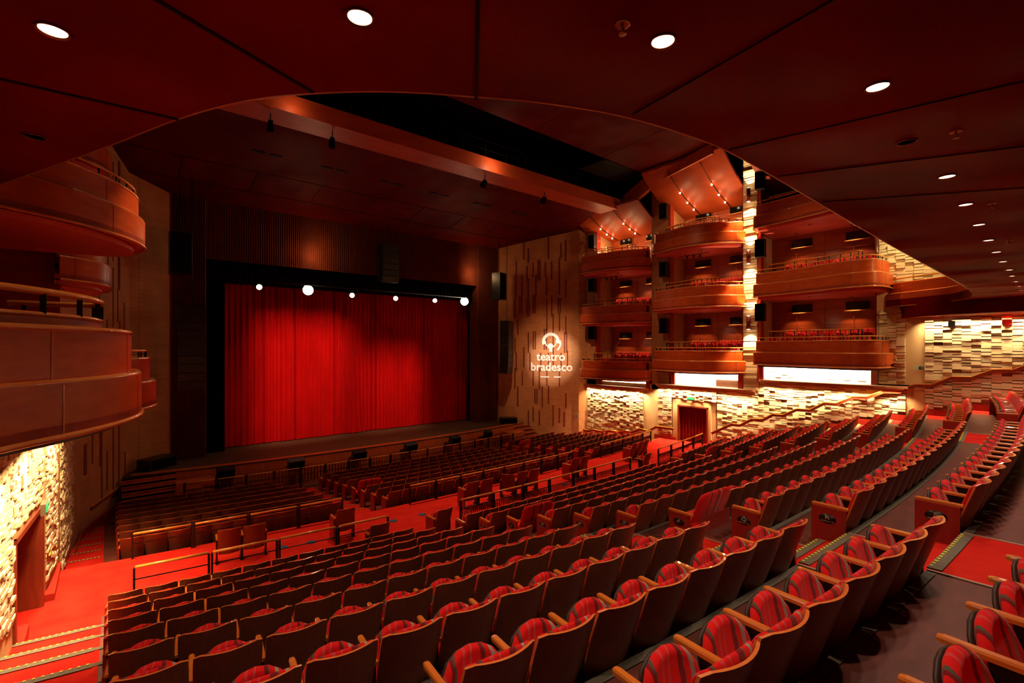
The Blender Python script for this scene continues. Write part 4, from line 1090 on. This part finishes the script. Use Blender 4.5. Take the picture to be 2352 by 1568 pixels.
# ------------------------------------------------------------------ our balcony soffit
ZC = 7.75
edge = [(-12.95, 8.6), (-12.34, 7.45), (-11.83, 6.27), (-11.44, 5.39), (-11.15, 4.65), (-10.9, 4.1), (-10.65, 3.68), (-10.37, 3.36), (-9.98, 3.0), (-9.5, 2.7), (-9.1, 2.46), (-8.48, 2.2), (-7.58, 2.04), (-7.04, 2.02), (-5.64, 2.04), (-1.76, 2.12), (3.76, 2.16), (8.5, 2.2), (11.2, 2.45), (12.5, 2.9), (13.3, 3.46), (13.88, 4.48), (14.3, 5.3), (14.62, 5.6)]
edge = smooth(edge, 2)
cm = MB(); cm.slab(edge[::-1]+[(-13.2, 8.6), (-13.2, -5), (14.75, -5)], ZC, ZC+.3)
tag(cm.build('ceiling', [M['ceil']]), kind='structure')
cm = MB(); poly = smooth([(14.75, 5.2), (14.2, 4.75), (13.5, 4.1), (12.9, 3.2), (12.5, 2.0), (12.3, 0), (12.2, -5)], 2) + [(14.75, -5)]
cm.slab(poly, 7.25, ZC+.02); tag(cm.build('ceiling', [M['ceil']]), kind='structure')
r = thing('balcony_front', 'wooden curved front of the balcony overhead, seen at the far right end', 'balcony front')
mb = MB(); mb.wall(offset(edge, -.03), ZC+.02, ZC+.55, .02); mb.build('lower_fascia', [M['fascia']], r)
mb = MB(); e2 = offset(edge, -.13); mb.wall(e2, ZC+.55, ZC+.98, .05); mb.build('upper_fascia', [M['fascia']], r)
mb = MB(); mb.tube([(p[0], p[1], ZC+.55) for p in offset(edge, -.07)], .035, 6); mb.tube([(p[0], p[1], ZC+1.0) for p in e2], .035, 6); mb.tube([(p[0], p[1], ZC+.004) for p in offset(edge, -.004)], .010, 6); mb.build('trim_band', [M['trim']], r)
mb = MB(); mb.tube([(p[0], p[1], ZC+1.2) for p in offset(edge, -.2)], .028, 6); mb.build('top_rail', [M['rail']], r)
# seams in the soffit
sm_ = MB()
def seam(a, b, w=.03): sm_.bar((a[0], a[1], ZC-.004), (b[0], b[1], ZC-.004), w, .012)
def ext(a, b, k=2.5): return (a[0]+(a[0]-b[0])*k, a[1]+(a[1]-b[1])*k)
for a, b in (((-11.27, 2.97), (-10.40, 3.36)), ((-10.05, 1.94), (-9.5, 2.72)), ((-8.7, .81), (-8.48, 2.15)), ((-6.91, .25), (-7.3, 2.0)), ((-11.99, 4.49), (-11.05, 4.42)), ((-5.43, .33), (-6.28, 2.0)), ((-3.86, .42), (-4.96, 2.0))):
    seam(ext(a, b, 1.), b, .022 if a[0] < -9 else .006)
tag(sm_.build('trim_8', [M['seam']]), kind='structure')
# downlights
DL = [(-11.69, 3.62), (-10.45, 2.44), (-9.06, 1.53), (-7.55, .88), (-6.31, .96), (-4.96, .89), (-3.51, .92), (-2.06, .95), (-.57, .99), (.89, 1.02), (2.37, 1.05), (3.96, 1.07), (5.33, 1.12), (6.86, 1.15), (8.37, 1.18), (9.79, 1.21), (11.2, 1.25)]
def downlight(x, y, z, label, lit=True, r=.062, grp='round lights in the red ceiling overhead'):
    t = thing('ceiling_downlight', label, 'light', (x, y, z), 0, grp)
    mb = MB(); mb.lathe([(r, -.004), (r*1.18, -.014), (r*1.22, 0), (r, 0)], n=22); mb.box(-r*1.36, -r*1.2, -.006, .006, -.006, 0); mb.box(r*1.2, r*1.36, -.006, .006, -.006, 0); mb.build('ring', [M['ring']], t)
    mb = MB(); mb.lathe([(r, -.004), (r, -.001)], n=22); mb.build('lamp', [M['lamp'] if lit else M['lampoff']], t)
    return t
dn = ['leftmost, at the top left corner', 'second from the left, at the top', 'third from the left, by the sprinkler', 'fourth from the left, at upper right', '', 'fifth lit one from the left', 'sixth lit one', 'seventh lit one', 'eighth lit one', 'ninth lit one', 'tenth lit one', 'eleventh lit one', 'twelfth lit one', 'thirteenth lit one', 'fourteenth lit one', 'fifteenth lit one', 'last at the right edge']
for i, (x, y) in enumerate(DL):
    downlight(x, y, ZC-.001, ('lit round ceiling light in the curved row overhead, ' + dn[i]) if i != 4 else 'unlit brass round ceiling light between the fourth and fifth lit ones', i != 4)
    if i != 4: spot('downlight_beam', (x, y, ZC-.04), (x, y, 0), 95, 130, .8, (1, .76, .56), .05)
downlight(-11.92, 5.54, ZC-.001, 'unlit round ceiling light at the left edge above the wooden boxes', False)
for i, (x, y) in enumerate([(12.75, 3.2), (13.3, 3.75), (13.75, 3.2), (13.85, 2.3), (13.8, 1.1), (13.8, -.3)]):
    downlight(x, y, 7.249, 'small ceiling light close to the rear right wall, ' + ['nearest the box', 'second from the box', 'third from the box', 'fourth from the box', 'fifth from the box', 'farthest back'][i], True, .05, 'wall washing lights by the rear right wall')
for i, (x, y) in enumerate([(-9.35, 1.59), (-6.25, .66), (-3.31, .71), (-.26, .78)]):
    t = thing('sprinkler', 'small brass sprinkler in the red ceiling, ' + ['nearest the camera', 'second from the camera', 'third from the camera', 'farthest away'][i], 'sprinkler', (x, y, ZC), 0, 'sprinklers in the red ceiling')
    mb = MB(); mb.lathe([(.02, -.004), (.040, -.008), (.044, 0), (.02, 0)], n=18); mb.build('cup', [M['sprk']], t)
    mb = MB(); mb.lathe([(.010, -.05), (.010, 0)], n=8); mb.lathe([(.022, -.056), (.022, -.050)], n=10); mb.build('nozzle', [M['sprk']], t)

# ------------------------------------------------------------------ hall ceiling, bridge
hc = MB()
poly = [(-13.2, 0), (12.6, 0), (11.6, 11.0), (11.9, 12.2), (13.5, 16.8), (-12.0, 16.8), (-13.2, 12)]
hc.slab(poly[::-1], 16.3, 16.5)
ym = [20.4, 22.5, 25, 28.4]; zm = [14.9, 14.5, 14.05, 13.35]
for a in range(3):
    hc.add([(-14, ym[a], zm[a]), (16.4, ym[a], zm[a]), (16.4, ym[a+1], zm[a+1]), (-14, ym[a+1], zm[a+1])], [(0, 1, 2, 3)])
tag(hc.build('ceiling', [M['hallceil']]), kind='structure')
tp = MB(); tp.slab([(-14, -5), (17, -5), (17, 36), (-14, 36)], 18, 18.2); tag(tp.build('ceiling', [M['bblack']]), kind='structure')
# slots in the ceiling before the stage
for i in range(6):
    x = -6.2+2.9*i
    mb = MB(); mb.box(-.55, -.05, -.10, .10, -.02, .03); mb.box(.15, .65, -.10, .10, -.02, .03)
    z = 14.5-.45*(.4/2.5)*1.0
    tag(mb.build('ceiling_slot', [M['seam']], loc=(x, 22.9, 14.43)), 'pair of black slots in the dark ceiling before the stage, ' + ['leftmost', 'second from left', 'third from left', 'third from right', 'second from right', 'rightmost'][i], 'slot', 'black ceiling slots')
# dark seams
sm_ = MB()
for (y, z) in ((24.6, 14.115), (26.6, 13.71)): sm_.box(-12, 14, y-.015, y+.015, z-.01, z)
for i in range(8):
    x = -9+2.9*i; sm_.bar((x, 24.6, 14.11), (x, 26.6, 13.70), .03, .012)
for a, b in (((-8, 5), (-6, 16.7)), ((-2, 5), (-1, 16.7)), ((3, 5), (4, 16.7)), ((8, 5), (9, 16.7))): sm_.bar((a[0], a[1], 16.295), (b[0], b[1], 16.295), .03, .01)
tag(sm_.build('trim_9', [M['seam']]), kind='structure')
br = MB(); br.box(-13, 14.2, 19.0, 20.4, 14.75, 15.42)
br.bar((14.0, 19.1, 15.2), (13.3, 16.6, 15.9), .25, .9); br.bar((13.3, 16.6, 15.9), (11.8, 12.0, 16.0), .12, .55)
o = br.build('lighting_bridge', [M['bridge']]); tag(o, 'long wooden lighting bridge crossing the hall ceiling', 'bridge')
mb = MB()
for x in [-12+1.35*i for i in range(20)]: mb.box(x-.02, x+.02, 19.05, 19.09, 15.4, 16.25)
for z in (15.8, 16.25): mb.box(-13, 14, 19.05, 19.08, z-.015, z+.015)
mb.build('catwalk_railing', [M['black']], o)
mb = MB()
for i in range(14): mb.box(9.5, 13.4, 17.0+.14*i, 17.05+.14*i, 16.35, 16.40)
tag(mb.build('ceiling_grating', [M['grate']]), 'dark slatted grating in the ceiling gap by the right boxes', 'grating')
# curved wooden side ceilings over the top boxes with track lights
def side_ceiling(label, y0, y1, xin, zin, xout, zout, bulge):
    mb = MB(); n = 14; vs = []
    for j in range(2):
        for i in range(n+1):
            t = i/n; x = xin+(xout-xin)*t; z = zin+(zout-zin)*t - bulge*math.sin(PI*t)*(1-.3*t)
            vs.append((x, (y0, y1)[j], z))
    mb.add(vs, [(i, i+1, n+2+i, n+1+i) for i in range(n)], 0, True)
    mb.add([(v[0], v[1], v[2]+.12) for v in vs], [(i, n+1+i, n+2+i, i+1) for i in range(n)], 0, True)
    o = mb.build('side_ceiling', [M['sidec']]); tag(o, label, 'ceiling panel')
    return lambda t, y: (xin+(xout-xin)*t, y, zin+(zout-zin)*t-bulge*math.sin(PI*t)*(1-.3*t))
f1 = side_ceiling('curved glossy wooden ceiling over the top right box nearest the stage', 17.3, 22.6, 13.0, 14.9, 16.3, 13.55, .25)
f2 = side_ceiling('curved glossy wooden ceiling over the top right box in the middle', 11.75, 16.6, 12.3, 16.1, 16.3, 14.05, .35)
f3 = side_ceiling('curved glossy wooden ceiling over the top right box nearest the camera', 5.9, 10.9, 12.3, 16.1, 16.3, 14.3, .35)
for nm, f, ys in (('nearest the stage', f1, (21.2, 19.3)), ('in the middle', f2, (15.0, 13.1))):
    for q, y in enumerate(ys):
        t = thing('track_light', 'thin curved light track with glowing bulbs over the top box %s, %s' % (nm, ['stage side', 'camera side'][q]), 'lamp', f(.3, y), 0, 'light tracks over the top boxes')
        o = Vector(f(.3, y)); pts = [Vector(f(.05+.9*i/12, y))-o-Vector((0, 0, .05)) for i in range(13)]
        mb = MB(); mb.tube(pts, .02, 6); mb.build('track', [M['black']], t)
        for k, tt in enumerate((.38, .58, .76)):
            p = Vector(f(tt, y))-o-Vector((0, 0, .13)); mb = MB(); mb.lathe([(.02, -.045), (.045, -.02), (.045, .02), (.02, .045)], p, 12); mb.build('bulb', [M['spotbulb']], t)
            point('track_glow', tuple(o+p-Vector((.10, 0, .8))), 22, .05, (1, .62, .28))
# back wall behind the camera
bw = MB(); bw.wall([(-13.2, -5), (14.8, -5)], 3, 8, .2); struct(bw, 'wall_back', [M['tileside']])

# ------------------------------------------------------------------ lights of the hall
WARM = (1, .66, .38)
# wall washers under the ledges
for (y0, y1, z, p) in ((4.9, 10.8, 4.13, 330), (11.2, 17.0, 3.57, 330), (17.8, 22.6, 3.22, 330)):
    area('ledge_light', (14.36, (y0+y1)/2, z), (14.42, (y0+y1)/2, z-2), p*.9, .06, y1-y0, (1, .70, .36), 110)
for y in (7.0, 9.4): spot('ledge_light', (14.15, y, 4.08), (14.62, y, 1.4), 90, 140, .9, (1, .74, .42))
for y in (12.2, 16.4): spot('ledge_light', (14.1, y, 3.5), (14.65, y, .8), 70, 140, .9, (1, .76, .44))
for y in (18.6, 21.2): spot('ledge_light', (14.1, y, 3.15), (14.65, y, .4), 70, 140, .9, (1, .76, .44))
for (y0, y1, z) in ((6.2, 10.6, 5.0), (12.0, 15.8, 4.47), (17.8, 21.3, 3.80)):
    area('niche_light', (WR+.06, (y0+y1)/2, z-.02), (WR+.42, (y0+y1)/2, z-.55), 170, .10, y1-y0-.2, (1, .84, .66))
# rear right wall
area('rear_wall_light', (14.34, .6, 7.2), (14.42, .6, 4.6), 340, .06, 7.5, (1, .74, .38), 110)
for (x, y) in ((13.75, 3.2), (13.85, 1.6), (13.8, -.3)):
    spot('rear_wall_light', (x, y, 7.2), (14.62, y, 5.2), 80, 90, .9, (1, .78, .44))
spot('wing_wall_light', (13.4, 3.6, 12.0), (14.6, 4.4, 9.5), 700, 100, .8, (1, .76, .36))
spot('column_light', (14.0, 17.3, 3.4), (14.6, 17.4, 1), 60, 120, .9, WARM)
# left wall washers beneath the left boxes
area('left_wall_light', (-12.22, 13.5, 4.4), (-12.3, 13.5, 1.8), 300, .06, 7, (1, .68, .32), 110)
for (x, y) in ((-12.2, 10.5), (-12.1, 12.6), (-12.0, 15.4)):
    spot('left_wall_light', (x, y, 4.3), (-12.75, y, 1.8), 260, 115, .9, (1, .72, .38))
# general hall light from the ceiling gap and bridge
for (x, y, p) in ((-9, 17.8, 900), (-3, 17.8, 1700), (3.5, 17.8, 1700), (9.5, 17.8, 1500)):
    spot('hall_light', (x, y, 15.6), (x*.95, y-4.8, 0), p*1.55, 62, .9, (1, .56, .30), .12)
for (x, y, p) in ((-9.5, 9.5, 1300), (-4, 9.5, 1300), (2, 9.5, 1300), (8, 9.5, 1300)):
    spot('hall_light', (x, y, 16.1), (x, y-3.5, 3), p*1.0, 66, .9, (1, .54, .28), .12)
spot('brick_light', (-5, 19.0, 14.5), (-10.2, 27.3, 1.5), 160, 32, .9, (1, .50, .20), .15)
spot('brick_light', (5, 18.7, 14.5), (13.2, 24.6, 4.2), 3600, 38, .9, (1, .52, .24), .15)
# on the stage curtain; bridge spotlights added to shape the lit patches
def shuttered(P, x0, x1, z0, z1, power, label, rad=.018, yt=29.9):
    """an added spotlight whose masks shape a lit rectangle on the curtain"""
    P = Vector(P); c = Vector(((x0+x1)/2, yt, (z0+z1)/2)); d = (c-P).normalized(); r = d.cross(Vector((0, 0, 1))).normalized(); u = r.cross(d)
    t = thing('added_spotlight', label, 'lamp', P, 0, 'added spotlights shaping the curtain light'); k = .27/(c-P).length
    inner = [(Vector(q)-P)*k for q in ((x0, yt, z0), (x1, yt, z0), (x1, yt, z1), (x0, yt, z1))]
    cc = sum(inner, Vector())/4
    sg = ((-1, -1), (1, -1), (1, 1), (-1, 1))
    outer = [cc+(r*sx+u*sy)*.12 for sx, sy in sg]; back = [-d*.10+(r*sx+u*sy)*.08 for sx, sy in sg]
    mb = MB(); mb.add([tuple(v) for v in inner+outer], [(i, (i+1) % 4, 4+(i+1) % 4, 4+i) for i in range(4)]); mb.build('light_mask', [M['bblack']], t)
    mb = MB(); mb.add([tuple(v) for v in outer+back], [(i, (i+1) % 4, 4+(i+1) % 4, 4+i) for i in range(4)]+[(7, 6, 5, 4)]); mb.bar(-d*.02+Vector((0, 0, .12)), -d*.02+Vector((0, 0, .36)), .03, .03); mb.build('housing', [M['bblack']], t)
    ang = 2*max(((v).normalized()).angle(d) for v in inner)+.1
    spot('curtain_light', tuple(P), tuple(c), power, math.degrees(ang), .25, (1, .50, .32), rad)
shuttered((-4.5, 19.6, 14.4), -4.95, .25, -1, 7.3, 8200, 'added black spotlight under the bridge, shaping the curtain light, left of centre')
shuttered((-6.8, 19.6, 14.4), -6.65, -2.5, -1, 4.7, 2300, 'added black spotlight under the bridge, shaping the curtain light, leftmost', .03)
shuttered((3.2, 19.6, 14.4), .7, 5.5, -1, 5.5, 7600, 'added black spotlight under the bridge, shaping the curtain light, right of centre')
shuttered((7.4, 19.6, 14.4), 6.4, 9.3, -1.5, 2.0, 2600, 'added black spotlight under the bridge, shaping the curtain light, rightmost', .04)
spot('curtain_wash', (0, 19.5, 14.6), (.5, 29.9, -1.5), 1300, 50, 1, (1, .45, .26), .1)
for (x, p) in ((-8, 420), (0, 1000), (8, 1300)): spot('front_light', (x, 18.8, 14.6), (x*.9, 21.3, 0), p, 60, .9, (1, .56, .30), .1)
spot('logo_projector', (3.5, 12.5, 12.0), (13.25, 24.75, 5.3), 16000, 14, .8, (1, .80, .62), .05)
# glow of the two dazzling lamps on the header
for x in (-2.7, 8.0): point('lamp_spill', (x, 27.5, 11.2), 70, .2, (1, .55, .24))
point('bridge_light', (-6.2, 18.5, 14.9), 12, .1, (1, .55, .3)); point('bridge_light', (3.2, 18.4, 15.0), 40, .1, (1, .6, .35))
spot('left_box_light', (-7.0, 12.0, 15.5), (-11.0, 9.7, 5.4), 1500, 22, .9, (1, .55, .26), .1)
spot('left_box_light', (-7.0, 15.0, 13.5), (-10.8, 14.4, 8.9), 1600, 22, .9, (1, .55, .26), .1)
for (x, y, tx, ty, tz, p) in ((4, 9, 13, 8, 9.2, 1100), (3, 15, 13.2, 14.2, 8.6, 900), (3, 20, 13.2, 20, 7.5, 700)):
    spot('box_front_light', (x, y, 15.3), (tx, ty, tz), p, 42, .9, (1, .56, .26), .15)
spot('box_front_light', (12.2, 2.5, 9.6), (13.2, 6.5, 9.2), 160, 110, .9, (1, .62, .26), .1)

w = bpy.data.worlds.new('world'); SC.world = w; w.use_nodes = True
w.node_tree.nodes['Background'].inputs[0].default_value = (.9, .25, .15, 1); w.node_tree.nodes['Background'].inputs[1].default_value = .0
SC.view_settings.view_transform = 'Standard'; SC.view_settings.look = 'None'; SC.view_settings.gamma = 1; SC.view_settings.exposure = 0
SC.cycles.use_denoising = True
SC.cycles.max_bounces = 5; SC.cycles.diffuse_bounces = 2; SC.cycles.glossy_bounces = 3; SC.cycles.transmission_bounces = 2
SC.cycles.sample_clamp_indirect = 6; SC.cycles.caustics_reflective = False; SC.cycles.caustics_refractive = False
